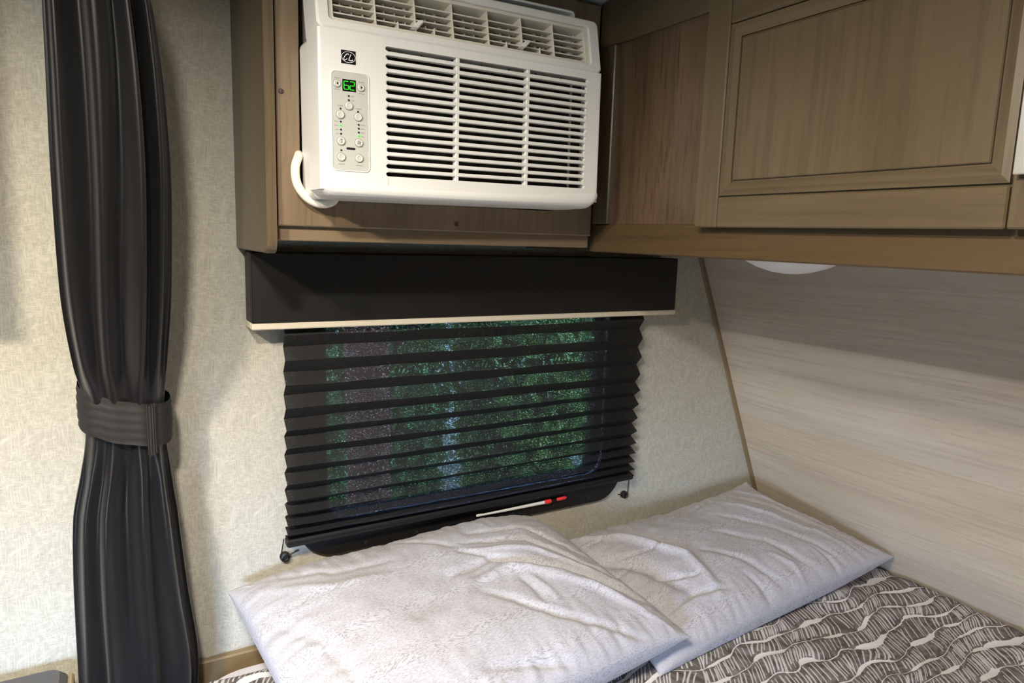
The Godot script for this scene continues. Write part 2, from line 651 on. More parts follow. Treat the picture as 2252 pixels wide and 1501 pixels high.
func room() -> void:
	var st := mb()
	# window wall in four pieces round the opening, 5 cm thick
	var X0 := -4.0
	var wx0 := 0.35
	var wx1 := 1.13
	var wy0 := 0.90
	var wy1 := 1.46
	box(st, Vector3(X0, 0, -0.05), Vector3(wx0, 1.981, 0), 0)
	box(st, Vector3(wx1, 0, -0.05), Vector3(2.15, 1.981, 0), 0)
	box(st, Vector3(wx0, 0, -0.05), Vector3(wx1, wy0, 0), 0)
	box(st, Vector3(wx0, wy1, -0.05), Vector3(wx1, 1.981, 0), 0)
	struct(st, "wall_back", M.wall)
	# nose wall: wide laminate planks laid along it, on a backing board
	var up := Vector3(-LEAN, 1, 0).normalized()
	var inn := Vector3(-1, -LEAN, 0).normalized()
	var foot := Vector3(nose_x(0), 0, 0)
	var X := Transform3D(Basis(Vector3(0, 0, 1), up, inn), foot)   # local x along the wall, y up it, z into the room
	st = mb()
	box(st, Vector3(-0.05, -0.05, -0.06), Vector3(2.45, 2.2, -0.012), 0, Vector3.RIGHT, X)
	var nose := struct(st, "wall_right", M.plank)
	var edges := [0.0, 0.5, 0.867, 1.135, 1.41, 1.69, 1.97, 2.14]
	for k in edges.size() - 1:
		st = mb()
		box(st, Vector3(0.0, edges[k] + 0.0001, -0.012), Vector3(2.40, edges[k + 1] - 0.0001, 0), 0.0002, Vector3.RIGHT, X)
		part(st, "plank", [M.plank, M.plank2, M.plank3][k % 3], nose)
	# left wall far down the trailer, front wall with the bedroom's other window opening, floor, ceiling
	st = mb()
	box(st, Vector3(X0 - 0.05, 0, -0.05), Vector3(X0, 1.981, 2.45), 0)
	struct(st, "wall_left", M.wall)
	st = mb()
	box(st, Vector3(X0, 0, 2.40), Vector3(-1.75, 1.981, 2.45), 0)
	box(st, Vector3(-0.85, 0, 2.40), Vector3(2.15, 1.981, 2.45), 0)
	box(st, Vector3(-1.75, 0, 2.40), Vector3(-0.85, 0.8, 2.45), 0)
	box(st, Vector3(-1.75, 1.35, 2.40), Vector3(-0.85, 1.981, 2.45), 0)
	struct(st, "wall_front", M.wood_front)
	st = mb()
	box(st, Vector3(-4.05, -0.05, -0.05), Vector3(2.2, 0, 2.45), 0, Vector3.RIGHT)
	struct(st, "floor", M.floor)
	st = mb()
	box(st, Vector3(-4.05, 1.981, -0.05), Vector3(2.2, 2.03, 2.45), 0)
	struct(st, "ceiling", M.ceiling)
	# strip that covers the corner of the two walls
	var a := Vector3(nose_x(1.60) - 0.004, 1.60, 0.0)
	var b := Vector3(nose_x(0.62) - 0.004, 0.62, 0.0)
	var d := (b - a).normalized()
	var T := Transform3D(Basis(Vector3(-d.y, d.x, 0) * -1.0, d, Vector3(0, 0, -1)), a)
	T.basis = Basis(d.cross(Vector3(0, 0, 1)), d, Vector3(0, 0, 1))
	st = mb()
	box(st, Vector3(-0.010, 0, 0), Vector3(0.010, (b - a).length(), 0.006), 0.002, Vector3.UP, T)
	struct(st, "trim_1", M.trim)
	# batten on the window wall just above the mattress
	st = mb()
	box(st, Vector3(0.075, 0.60, 0), Vector3(1.73, 0.691, 0.018), 0.003, Vector3.RIGHT)
	struct(st, "trim_2", M.trim)

func outdoors() -> void:
	var st := mb()
	box(st, Vector3(-20, -0.75, -24), Vector3(20, -0.7, 14), 0)
	struct(st, "ground", M.ground)
	var spots := [
		[Vector3(1.50, -0.7, -3.0), 0.56, 2.5, 0, "tall dark green shrub outside, behind the left half of the blind"],
		[Vector3(2.66, -0.7, -3.0), 0.56, 2.7, 1, "lighter green shrub outside, behind the middle of the blind"],
		[Vector3(3.82, -0.7, -3.0), 0.56, 2.5, 2, "deep green shrub outside, behind the right half of the blind"],
	]
	for s in spots:
		var t := thing("shrub", s[4], "shrub", s[0])
		st = mb()
		for k in 5:
			var a := TAU * k / 5.0
			st.append_from(tube(smooth_path([Vector3(0, 0, 0), Vector3(cos(a) * 0.2, s[2] * 0.4, sin(a) * 0.2), Vector3(cos(a) * 0.35, s[2] * 0.8, sin(a) * 0.3)], 4), 0.03, 6), 0, Transform3D.IDENTITY)
		part(st, "stem", M.bark, t)
		st = mb()
		for k in 3200:
			var dir := Vector3(rng.randfn(), rng.randfn(), rng.randfn()).normalized()
			var hy: float = rng.randf()
			var wide: float = (0.72 + 0.28 * sin(PI * hy)) * (s[1] - 0.05) * pow(rng.randf(), 0.25) / maxf(0.2, Vector2(dir.x, dir.z).length())
			var p: Vector3 = Vector3(dir.x * wide, 0.12 + hy * (s[2] - 0.2), dir.z * wide)
			var ax := Vector3(rng.randfn(), rng.randfn(), rng.randfn()).normalized()
			var ay := ax.cross(Vector3(rng.randfn(), rng.randfn(), rng.randfn())).normalized()
			var L := rng.randf_range(0.05, 0.11)
			quad(st, p - ax * L, p + ay * L * 0.45, p + ax * L, p - ay * L * 0.45, ax.cross(ay))
		var f := part(st, "foliage", M.leaf[s[3]], t)
		f.set_meta("kind", "stuff")
	var tr := thing("tree_trunk", "reddish brown tree trunk outside, seen dimly at the left of the blind", "tree", Vector3(0.98, -0.7, -1.6))
	part(tube(smooth_path([Vector3(0, 0, 0), Vector3(0.03, 1.2, 0), Vector3(-0.02, 2.6, 0.05), Vector3(0.04, 4.2, 0)], 6), 0.10, 14), "trunk", M.bark, tr)

# ------------------------------------------------------------------ window, blind, valance
func window_and_blind() -> void:
	var w := Node3D.new()
	w.name = "window_1"
	w.set_meta("kind", "structure")
	add_child(w)
	var st := mb()
	ring(st, rrect(0.318, 0.856, 1.165, 1.475, 0.075, 12), rrect(0.378, 0.935, 1.098, 1.425, 0.05, 12), 0.0, 0.012, 0.004, 0.003)
	part(st, "window_frame", M.black, w)
	st = mb()
	ring(st, rrect(0.352, 0.902, 1.128, 1.458, 0.05, 12), rrect(0.378, 0.935, 1.098, 1.425, 0.05, 12), -0.048, 0.0, 0.0005, 0.0005)
	part(st, "window_sash", M.sash, w)
	st = mb()
	box(st, Vector3(0.372, 0.93, -0.03), Vector3(1.104, 1.43, -0.026), 0)
	part(st, "pane", M.pane, w)
	for x in [0.46, 0.58, 0.70, 0.83, 0.95, 1.06]:
		st = mb()
		lathe(st, [Vector2(0, 0), Vector2(0.0035, 0), Vector2(0.003, 0.0012), Vector2(0, 0.0016)], 12, Transform3D(Basis(Vector3.RIGHT, PI / 2), Vector3(x, 0.872, 0.0121)))
		part(st, "screw", mat(Color8(70, 68, 68), 0.35, 0.6), w)

	# valance: black board box with a cream strip under its front edge
	var v := thing("window_valance", "black fabric-covered valance box with cream bottom edge above the window blind", "valance", Vector3(0.749, 1.36, 0))
	var x0 := -0.522
	var x1 := 0.522
	var D := 0.064
	st = mb()
	box(st, Vector3(x0, 0.006, D - 0.012), Vector3(x1, 0.138, D), 0.002)
	part(st, "front_board", M.valance, v)
	for s in [0, 1]:
		st = mb()
		var xa: float = x0 if s == 0 else x1 - 0.012
		box(st, Vector3(xa, 0.006, 0), Vector3(xa + 0.012, 0.138, D - 0.012), 0.0015)
		part(st, "side_board", M.valance, v)
	st = mb()
	box(st, Vector3(x0 + 0.012, 0.126, 0), Vector3(x1 - 0.012, 0.138, D - 0.012), 0)
	part(st, "top_board", M.valance, v)
	st = mb()
	box(st, Vector3(x0 - 0.001, -0.006, D - 0.014), Vector3(x1 + 0.001, 0.006, D + 0.001), 0.002)
	box(st, Vector3(x0 - 0.001, -0.006, 0), Vector3(x0 + 0.012, 0.006, D - 0.014), 0.0015)
	box(st, Vector3(x1 - 0.012, -0.006, 0), Vector3(x1 + 0.001, 0.006, D - 0.014), 0.0015)
	var strip := part(st, "edge_strip", M.cream_strip, v)
	strip.set_meta("label", "cream edge strip")

	# pleated blind: the same cloth length in every pleat, stretched above and stacked below
	var b := thing("pleated_blind", "black pleated blind drawn over the window, daylight and greenery dim through it", "blind", Vector3(0.737, 0.912, 0))
	var gaps := [0.0555, 0.0555, 0.052, 0.052, 0.041, 0.043, 0.042, 0.038, 0.034, 0.029, 0.025, 0.020, 0.019]
	var ys := [1.44]
	ys.append(1.365)
	for g in gaps:
		ys.append(ys[ys.size() - 1] - g * 0.897)
	var total: float = ys[ys.size() - 1]
	var pts := PackedVector3Array()
	var uv := PackedVector2Array()
	var rows := 0
	var leng := 0.0
	var zprev := 0.0
	var yprev := 0.0
	var nu := 60
	var wob := noise(81, 1.3, 2)
	for k in ys.size() - 1:
		var g: float = ys[k] - ys[k + 1]
		var depth := sqrt(maxf(0.0, 0.030 * 0.030 - g * g / 4)) if k > 0 else 0.004
		for h in 2:
			# valley near the wall, then the fold that comes forward
			var y: float = ys[k] - g * 0.5 * h
			var t := clampf((1.37 - y) / 0.46, 0, 1)
			var zback := lerpf(0.030, 0.0145, t)
			var z := zback + (depth if h == 1 else 0.0)
			leng += 0.030
			for i in nu + 1:
				var u := float(i) / nu
				var half := 0.448
				var dy := 0.0022 * wob.get_noise_2d(u * 3.0, k * 0.7) - 0.003 * sin(u * PI) * t + 0.010 * (u - 0.5) * t
				pts.append(Vector3((u * 2 - 1) * half, y + dy - 0.912, z))
				uv.append(Vector2(u * 0.9, leng))
			rows += 1
	# keep the folds sharp: each panel is a strip with its own normals
	st = mb()
	for r in rows - 1:
		for i in nu:
			var a := r * (nu + 1) + i
			var q := [a, a + 1, a + nu + 2, a + nu + 1]
			var nn := (pts[q[1]] - pts[q[0]]).cross(pts[q[3]] - pts[q[0]]).normalized()
			if nn.z < 0:
				nn = -nn
			for tr in [[0, 1, 2], [0, 2, 3]]:
				for c in tr:
					st.set_normal(nn)
					st.set_uv(uv[q[c]])
					st.add_vertex(pts[q[c]])
	part(st, "pleated_cloth", M.blind, b)
	# extra cloth layer added behind the down-facing panels, standing in for their shade
	st = mb()
	for r in range(1, rows - 1, 2):
		for i in nu:
			var a := r * (nu + 1) + i
			var v0 := pts[a] + Vector3(0, -0.0004, -0.0012)
			var v1 := pts[a + 1] + Vector3(0, -0.0004, -0.0012)
			var v2 := pts[a + nu + 2] + Vector3(0, -0.0004, -0.0012)
			var v3 := pts[a + nu + 1] + Vector3(0, -0.0004, -0.0012)
			var nn := (v1 - v0).cross(v3 - v0).normalized()
			for tr in [[v0, v1, v2], [v0, v2, v3]]:
				for c in 3:
					st.set_normal(nn if nn.z > 0 else -nn)
					st.set_uv(Vector2(tr[c].x + 0.37, tr[c].y * 1.4 + 0.11))
					st.add_vertex(tr[c])
	part(st, "pleat_shade_layer", M.blind, b)
	st = mb()
	box(st, Vector3(-0.449, total - 0.912 - 0.004, 0.013), Vector3(0.449, total - 0.912 + 0.012, 0.040), 0.003, Vector3.RIGHT, Transform3D(Basis(Vector3(0, 0, 1), 0.009), Vector3(0, 0.001, 0)))
	part(st, "bottom_rail", M.black, b)
	# the two cord anchors at the blind's lower corners
	for s in [[Vector3(0.290, 0.872, 0), Vector3(0.027, 0.012, 0.012), Vector3(-0.003, 0.042, 0.012), "left"], [Vector3(1.186, 0.858, 0), Vector3(-0.027, 0.007, 0.012), Vector3(0.006, 0.060, 0.014), "right"]]:
		var t := thing("cord_anchor", "small round black cord anchor on the wall below the blind's %s corner" % s[3], "cord anchor", s[0], "cord anchors under the blind")
		st = mb()
		lathe(st, [Vector2(0, 0), Vector2(0.010, 0), Vector2(0.0105, 0.004), Vector2(0.0095, 0.010), Vector2(0.006, 0.012), Vector2(0.0045, 0.0105), Vector2(0, 0.0105)], 24, Transform3D(Basis(Vector3.RIGHT, PI / 2), Vector3.ZERO))
		part(st, "knob", M.black, t)
		part(tube([Vector3(signf(s[2].x) * 0.009, 0.002, 0.008), s[2]], 0.0012, 8), "cord", M.black, t)
		part(tube([Vector3(s[1].x * 0.3, s[1].y * 0.3, 0.009), s[1]], 0.0016, 8), "cord_end", M.black, t)
	# slim rod on the window frame
	var rod := thing("rod", "slim white rod with red collar and red tip lying on the black window frame", "rod", Vector3(0.727, 0.886, 0.019))
	part(tube([Vector3(0, 0, 0), Vector3(0.006, 0.0005, 0), Vector3(0.02, -0.0003, 0), Vector3(0.10, 0, 0), Vector3(0.190, 0.001, 0)], [0.0028, 0.0038, 0.0027, 0.0038, 0.0046], 12), "shaft", M.white_gloss, rod)
	var col := part(tube([Vector3(0.188, 0.001, 0), Vector3(0.195, 0.001, 0), Vector3(0.208, 0.0015, 0), Vector3(0.212, 0.0015, 0)], [0.004, 0.0064, 0.0064, 0.003], 14), "collar", M.red, rod)
	col.set_meta("label", "red collar")
	part(tube([Vector3(0.211, 0.0015, 0), Vector3(0.226, 0.002, 0)], 0.0045, 12), "grip", M.black_gloss, rod)
	var tip := part(tube([Vector3(0.225, 0.002, 0), Vector3(0.23, 0.002, 0), Vector3(0.252, 0.003, 0), Vector3(0.257, 0.0033, 0)], [0.003, 0.0048, 0.0048, 0.0025], 14), "tip", M.red, rod)
	tip.set_meta("label", "red tip")

# ------------------------------------------------------------------ cabinets
func ac_cabinet() -> void:
	var t := thing("wall_cabinet", "grey-brown wood cabinet above the window with the air conditioner set into its front", "cabinet", Vector3(0.213, 1.503, 0))
	var o := Vector3(0.213, 1.503, 0)
	# left side panel, rounded at its lower front corner
	var poly := PackedVector2Array([Vector2(0, 0), Vector2(0.272, 0)])
	for k in 7:
		var a := -PI / 2 + PI / 2 * k / 6.0
		poly.append(Vector2(0.272, 0.022) + Vector2(cos(a), sin(a)) * 0.022)
	poly.append(Vector2(0.294, 0.476))
	poly.append(Vector2(0, 0.476))
	var st := mb()
	var X := Transform3D(Basis(Vector3(0, 0, 1), Vector3(0, 1, 0), Vector3(-1, 0, 0)), Vector3(0.0145, 0, 0))
	plate(st, poly, 0, 0.0145, 0.003, X)
	var sp := part(st, "side_panel", M.wood, t)
	st = mb()
	box(st, Vector3(0.2275, 1.523, 0.255) - o, Vector3(0.829, 1.548, 0.272) - o, 0.0015, Vector3.RIGHT)
	part(st, "bottom_rail", M.wood_board, t)
	st = mb()
	box(st, Vector3(0.2275, 1.548, 0.255) - o, Vector3(0.250, 1.979, 0.272) - o, 0.0015)
	part(st, "stile", M.wood_warm, t)
	st = mb()
	box(st, Vector3(0.780, 1.548, 0.255) - o, Vector3(0.829, 1.979, 0.272) - o, 0.0015)
	part(st, "stile", M.wood_warm, t)
	# overlay board with the opening for the air conditioner
	st = mb()
	var outer := PackedVector2Array([Vector2(0.826, 1.972), Vector2(0.2315, 1.972), Vector2(0.2315, 1.546), Vector2(0.826, 1.546)])
	var inner := PackedVector2Array([Vector2(0.735, 1.936), Vector2(0.266, 1.936), Vector2(0.266, 1.5905), Vector2(0.735, 1.5905)])
	ring(st, outer, inner, 0.272, 0.284, 0.002, 0.001, Transform3D(Basis.IDENTITY, -o))
	var fb := part(st, "front_board", M.wood_board, t)
	for p in [Vector3(0.239, 1.745, 0.284), Vector3(0.534, 1.559, 0.284)]:
		st = mb()
		lathe(st, [Vector2(0, 0), Vector2(0.0042, 0), Vector2(0.0036, 0.0014), Vector2(0, 0.0019)], 16, Transform3D(Basis(Vector3.RIGHT, PI / 2), p - o))
		part(st, "screw_cap", M.screw, fb)
	st = mb()
	box(st, Vector3(0.2275, 1.523, 0.0) - o, Vector3(0.829, 1.535, 0.255) - o, 0.001, Vector3.RIGHT)
	part(st, "bottom_panel", M.wood, t)
	st = mb()
	box(st, Vector3(0.814, 1.535, 0.0) - o, Vector3(0.829, 1.979, 0.255) - o, 0.0)
	part(st, "partition", M.wood, t)

func overhead_cabinet() -> void:
	var o := Vector3(0.831, 1.516, 0.0)
	var t := thing("overhead_cabinet", "long grey-brown wood overhead cabinet along the leaning wall, with a framed door", "cabinet", o)
	# looked at from the room: local x = along the wall towards the camera (+z), local z = out of the face (-x)
	var X := Transform3D(Basis(Vector3(0, 0, 1), Vector3(0, 1, 0), Vector3(-1, 0, 0)), Vector3.ZERO)
	var H := 0.463
	var st := mb()
	var pr := PackedVector2Array([Vector2(0.019, 0.0), Vector2(nose_x(1.516) - 0.006 - o.x, 0.0), Vector2(nose_x(1.979) - 0.006 - o.x, H), Vector2(0.019, H)])
	plate(st, pr, 0.002, 2.38, 0.0)
	part(st, "body", M.wood, t)
	st = mb()
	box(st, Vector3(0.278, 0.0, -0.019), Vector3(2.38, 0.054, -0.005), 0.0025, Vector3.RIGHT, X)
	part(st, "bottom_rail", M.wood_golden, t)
	st = mb()
	box(st, Vector3(0.278, 0.381, -0.019), Vector3(2.38, H, 0.0), 0.002, Vector3.RIGHT, X)
	part(st, "top_rail", M.wood, t)
	st = mb()
	box(st, Vector3(0.278, 0.054, -0.019), Vector3(0.326, 0.381, 0.0), 0.002, Vector3.UP, X)
	part(st, "stile", M.wood, t)
	st = mb()
	box(st, Vector3(0.326, 0.054, -0.0185), Vector3(0.60, 0.381, -0.008), 0.0, Vector3.UP, X)
	part(st, "filler_panel", M.wood_rough, t)
	st = mb()
	box(st, Vector3(0.60, 0.054, -0.019), Vector3(0.66, 0.381, 0.0), 0.001, Vector3.UP, X)
	part(st, "stile", M.wood, t)
	# door: panel, bead frame, stiles and rails
	var z0 := 0.576
	var z1 := 1.068
	var y0 := 1.564 - o.y
	var y1 := 1.905 - o.y
	var oz0 := 0.624
	var oz1 := 1.022
	var oy0 := 1.6115 - o.y
	var oy1 := 1.858 - o.y
	st = mb()
	box(st, Vector3(oz0 - 0.004, oy0 - 0.004, 0.002), Vector3(oz1 + 0.004, oy1 + 0.004, 0.013), 0.0, Vector3.UP, X)
	var door := part(st, "door", M.wood, t)
	for s in [[z0, oz0 - 0.0022], [oz1 + 0.0022, z1]]:
		st = mb()
		box(st, Vector3(s[0], y0, 0.001), Vector3(s[1], y1, 0.020), 0.002, Vector3.UP, X)
		part(st, "door_stile", M.wood, door)
	for s in [[y0, oy0 - 0.0022], [oy1 + 0.0022, y1]]:
		st = mb()
		box(st, Vector3(oz0 - 0.001, s[0], 0.001), Vector3(oz1 + 0.001, s[1], 0.020), 0.002, Vector3.RIGHT, X)
		part(st, "door_rail", M.wood, door)
	# bead: four mitred strips that slope down to the panel
	st = mb()
	var bw := 0.019
	var ro := PackedVector2Array([Vector2(oz1, oy1), Vector2(oz0, oy1), Vector2(oz0, oy0), Vector2(oz1, oy0)])
	var rm := inset(ro, bw * 0.45)
	var ri := inset(ro, bw)
	var rp := inset(ro, bw + 0.003)
	for i in 4:
		var j := (i + 1) % 4
		var g := Vector3.UP if i % 2 == 1 else Vector3(0, 0, 1)
		var P := func(p: Vector2, z: float) -> Vector3: return X * Vector3(p.x, p.y, z)
		quad(st, P.call(ro[i], 0.0185), P.call(ro[j], 0.0185), P.call(rm[j], 0.0195), P.call(rm[i], 0.0195), Vector3(-1, 0, 0), g)
		quad(st, P.call(rm[i], 0.0195), P.call(rm[j], 0.0195), P.call(ri[j], 0.0165), P.call(ri[i], 0.0165), Vector3(-1, 0, 0), g)
		var mid := ri[0] + ri[2] - ri[i] - ri[j]
		quad(st, P.call(ri[i], 0.0165), P.call(ri[j], 0.0165), P.call(ri[j], 0.010), P.call(ri[i], 0.010), X.basis * Vector3(mid.x, mid.y, 0), g)
		quad(st, P.call(ro[i], 0.0185), P.call(ro[j], 0.0185), P.call(ro[j], 0.010), P.call(ro[i], 0.010), X.basis * Vector3(-mid.x, -mid.y, 0), g)
	part(st, "door_bead", M.wood, door)
	# raised field of the panel, a groove's width inside the bead
	st = mb()
	plate(st, PackedVector2Array([rp[0], rp[1], rp[2], rp[3]]), 0.013, 0.0172, 0.0012, X)
	part(st, "door_field", M.wood, door)
	st = mb()
	box(st, Vector3(1.030, 1.618 - o.y, 0.030), Vector3(1.044, 1.703 - o.y, 0.034), 0.001, Vector3.UP, X)
	box(st, Vector3(1.034, 1.626 - o.y, 0.020), Vector3(1.040, 1.634 - o.y, 0.030), 0.0005, Vector3.UP, X)
	box(st, Vector3(1.034, 1.687 - o.y, 0.020), Vector3(1.040, 1.695 - o.y, 0.030), 0.0005, Vector3.UP, X)
	var hd := part(st, "door_handle", M.chrome, door)
	hd.set_meta("label", "polished metal handle")
	# dome lamp (switched off) under the cabinet
	var l := thing("dome_lamp", "small white dome lamp under the overhead cabinet, switched off", "lamp", Vector3(1.08, 1.516, 0.555))
	st = mb()
	lathe(st, [Vector2(0, 0), Vector2(0.082, 0), Vector2(0.080, -0.006), Vector2(0.060, -0.016), Vector2(0.034, -0.024), Vector2(0.012, -0.027), Vector2(0, -0.0272)], 40)
	part(st, "lamp_cover", mat(Color8(250, 250, 252), 0.35), l)
	st = mb()
	lathe(st, [Vector2(0.082, 0), Vector2(0.088, 0), Vector2(0.088, -0.004), Vector2(0.082, -0.005), Vector2(0.082, 0)], 40)
	part(st, "lamp_base", M.cream_plastic, l)

# ------------------------------------------------------------------ air conditioner
func air_conditioner() -> void:
	var t := thing("air_conditioner", "white window air conditioner with a slotted grille and a green 62 display", "air conditioner", Vector3(0.269, 1.587, 0.285))
	t.rotation = Vector3(0, 0.012, 0.012)
	var W := 0.481
	var ZF := 0.115            # front face
	var SEAM := 0.2285
	var wp: Material = M.white_plastic
	var st := mb()
	# metal case behind the front
	ring(st, rrect(0.016, 0.006, 0.452, 0.334, 0.006, 3), rrect(0.020, 0.010, 0.448, 0.330, 0.004, 3), -0.18, 0.075, 0.001, 0.0005)
	box(st, Vector3(0.02, 0.01, -0.18), Vector3(0.448, 0.33, -0.176), 0)
	part(st, "case", wp, t)
	# front bezel sides: a shell round the edge, with a step at its rear half
	st = mb()
	ring(st, rrect(0.0, 0.0, W, SEAM + 0.003, 0.012, 6), rrect(0.006, 0.006, W - 0.006, SEAM - 0.003, 0.008, 6), 0.003, 0.060, 0.001, 0.0005)
	part(st, "bezel", wp, t)
	# flat front round the slots
	var sx0 := 0.093
	var sx1 := 0.456
	var n := 16
	var pitch := 0.01173
	var yb := 0.0375
	var sr := 0.0031
	st = mb()
	var left := PackedVector2Array([Vector2(0.0, 0.012), Vector2(sx0 + 0.004, 0.012)])
	for k in n:
		var cy := yb + k * pitch
		for q in 7:
			var a := -PI / 2 - PI * q / 6.0
			left.append(Vector2(sx0 + 0.0035, cy) + Vector2(cos(a), sin(a)) * Vector2(0.0035, sr))
	left.append(Vector2(sx0 + 0.004, SEAM))
	left.append(Vector2(0.0, SEAM))
	plate(st, left, ZF - 0.008, ZF, 0.0)
	var right := PackedVector2Array([Vector2(W, 0.012), Vector2(W, SEAM), Vector2(sx1 - 0.004, SEAM)])
	for kk in n:
		var cy := yb + (n - 1 - kk) * pitch
		for q in 7:
			var a := PI / 2 - PI * q / 6.0
			right.append(Vector2(sx1 - 0.0035, cy) + Vector2(cos(a), sin(a)) * Vector2(0.0035, sr))
	right.append(Vector2(sx1 - 0.004, 0.012))
	plate(st, right, ZF - 0.008, ZF, 0.0)
	box(st, Vector3(sx0 + 0.003, yb + (n - 1) * pitch + sr, ZF - 0.008), Vector3(sx1 - 0.003, SEAM, ZF), 0)
	box(st, Vector3(sx0 + 0.003, 0.012, ZF - 0.008), Vector3(sx1 - 0.003, yb - sr, ZF), 0)
	# rounded upright edges
	for s in [0, 1]:
		var xs: float = 0.0 if s == 0 else W
		var sg: float = -1.0 if s == 0 else 1.0
		for q in 5:
			var a0 := PI / 2 * q / 5.0
			var a1 := PI / 2 * (q + 1) / 5.0
			var p0 := Vector2(xs + sg * 0.004 * sin(a0), ZF - 0.004 + 0.004 * cos(a0))
			var p1 := Vector2(xs + sg * 0.004 * sin(a1), ZF - 0.004 + 0.004 * cos(a1))
			quad(st, Vector3(p0.x, 0.012, p0.y), Vector3(p1.x, 0.012, p1.y), Vector3(p1.x, SEAM, p1.y), Vector3(p0.x, SEAM, p0.y), Vector3(sg * sin(a0 + 0.1), 0, cos(a0 + 0.1)))
		quad(st, Vector3(xs + sg * 0.004, 0.012, ZF - 0.004), Vector3(xs + sg * 0.004, SEAM, ZF - 0.004), Vector3(xs + sg * 0.004, SEAM, 0.060), Vector3(xs + sg * 0.004, 0.012, 0.060), Vector3(sg, 0, 0))
		quad(st, Vector3(xs + sg * 0.004, 0.012, 0.060), Vector3(xs + sg * 0.004, SEAM, 0.060), Vector3(xs, SEAM, 0.060), Vector3(xs, 0.012, 0.060), Vector3(0, 0, -1))
		quad(st, Vector3(xs, SEAM, 0.060), Vector3(xs, SEAM, ZF), Vector3(xs + sg * 0.004, SEAM, ZF - 0.004), Vector3(xs + sg * 0.004, SEAM, 0.060), Vector3(0, 1, 0))
	part(st, "front_panel", wp, t)
	# lower lip, fuller than the panel, its top line sagging in the middle
	var lip := func(u: float, v: float) -> Vector3:
		var x := -0.004 + u * (W + 0.008)
		var e := minf(u, 1 - u) * W
		var rise := 0.012 * pow(clampf(1.0 - e / 0.020, 0, 1), 2.0)
		var yt := 0.0245 - 0.0085 * sin(PI * u) + 0.004 * u
		var prof := [Vector2(1.0, 0.000), Vector2(0.97, 0.0018), Vector2(0.85, 0.0032), Vector2(0.6, 0.0035), Vector2(0.35, 0.0015), Vector2(0.15, -0.004), Vector2(0.03, -0.012), Vector2(0.0, -0.022), Vector2(0.0, -0.052)]
		var f := v * (prof.size() - 1)
		var i := mini(int(f), prof.size() - 2)
		var q: Vector2 = (prof[i] as Vector2).lerp(prof[i + 1], f - i)
		var side := 0.004 * pow(clampf(1.0 - e / 0.006, 0, 1), 2.0)
		return Vector3(x, lerpf(0.0 + rise, yt, q.x), ZF + 0.0004 + q.y - side)
	st = mb()
	st.append_from(sheet(80, 24, lip, Vector2(1, 1), true), 0, Transform3D.IDENTITY)
	for u in [0.0, 1.0]:
		var back: Vector3 = lip.call(u, 1.0)
		back.y = (lip.call(u, 0.0) as Vector3).y
		for k in 24:
			tri(st, back, lip.call(u, k / 24.0), lip.call(u, (k + 1) / 24.0), Vector3(u * 2 - 1, 0, 0))
	part(st, "lower_lip", wp, t)
	# slats and the two upright bars
	for k in n - 1:
		var cy := yb + (k + 0.5) * pitch
		st = mb()
		box(st, Vector3(sx0 + 0.001, cy - 0.0027, ZF - 0.012), Vector3(sx1 - 0.001, cy + 0.0027, ZF - 0.0006), 0.0009, Vector3.RIGHT)
		part(st, "slat", wp, t)
	for x in [0.210, 0.337]:
		st = mb()
		box(st, Vector3(x - 0.003, yb - sr - 0.001, ZF - 0.013), Vector3(x + 0.003, yb + (n - 1) * pitch + sr + 0.001, ZF - 0.0012), 0.0008)
		part(st, "grille_bar", wp, t)
	st = mb()
	box(st, Vector3(0.008, 0.014, 0.066), Vector3(W - 0.008, 0.226, 0.072), 0.0)
	part(st, "filter", M.dark, t)
	st = mb()
	for k in 7:
		box(st, Vector3(sx0 + 0.02 + k * 0.052, 0.026, 0.072), Vector3(sx0 + 0.0215 + k * 0.052, 0.224, 0.078), 0)
	part(st, "filter_rib", mat(Color8(46, 42, 42), 0.6), t)
	# upper section, leaning back a little, with the air outlet
	var U := Transform3D(Basis(Vector3.RIGHT, -0.20), Vector3(0, SEAM + 0.0006, ZF))
	var UH := 0.0905
	st = mb()
	ring(st, rrect(-0.004, 0.0, W + 0.004, UH, 0.010, 6), rrect(0.013, 0.0125, W - 0.017, 0.077, 0.005, 6), -0.060, 0.0, 0.003, 0.0008, U)
	part(st, "outlet_bezel", wp, t)
	st = mb()
	ring(st, rrect(0.0132, 0.0127, W - 0.0172, 0.0768, 0.005, 6), rrect(0.021, 0.0185, W - 0.026, 0.0715, 0.002, 6), -0.03, -0.0045, 0.0006, 0.0006, U)
	part(st, "outlet_frame", M.cream_plastic, t)
	for k in 4:
		st = mb()
		var y := 0.0185 + (k + 1) * 0.0106
		box(st, Vector3(0.020, -0.001, -0.011), Vector3(W - 0.025, 0.001, 0.011), 0.0006, Vector3.RIGHT, U * Transform3D(Basis(Vector3.RIGHT, 0.25), Vector3(0, y, -0.018)))
		part(st, "louver", M.cream_plastic, t)
	for k in 6:
		st = mb()
		var x := 0.083 + k * 0.0618
		box(st, Vector3(x - 0.0012, 0.0180, -0.034), Vector3(x + 0.0012, 0.0720, -0.0058), 0.0005, Vector3.UP, U)
		part(st, "outlet_bar", M.cream_plastic, t)
	for x in [0.117, 0.175, 0.301, 0.364]:
		st = mb()
		box(st, Vector3(x - 0.001, 0.0180, -0.030), Vector3(x + 0.001, 0.0290, -0.0058), 0.0005, Vector3.UP, U)
		part(st, "outlet_bar", M.cream_plastic, t)
	st = mb()
	for k in 26:
		var x := 0.026 + k * 0.0168
		box(st, Vector3(x, 0.0185, -0.055), Vector3(x + 0.001, 0.0715, -0.040), 0.0, Vector3.UP, U * Transform3D(Basis.IDENTITY, Vector3.ZERO))
	part(st, "vane", M.cream_plastic, t)
	st = mb()
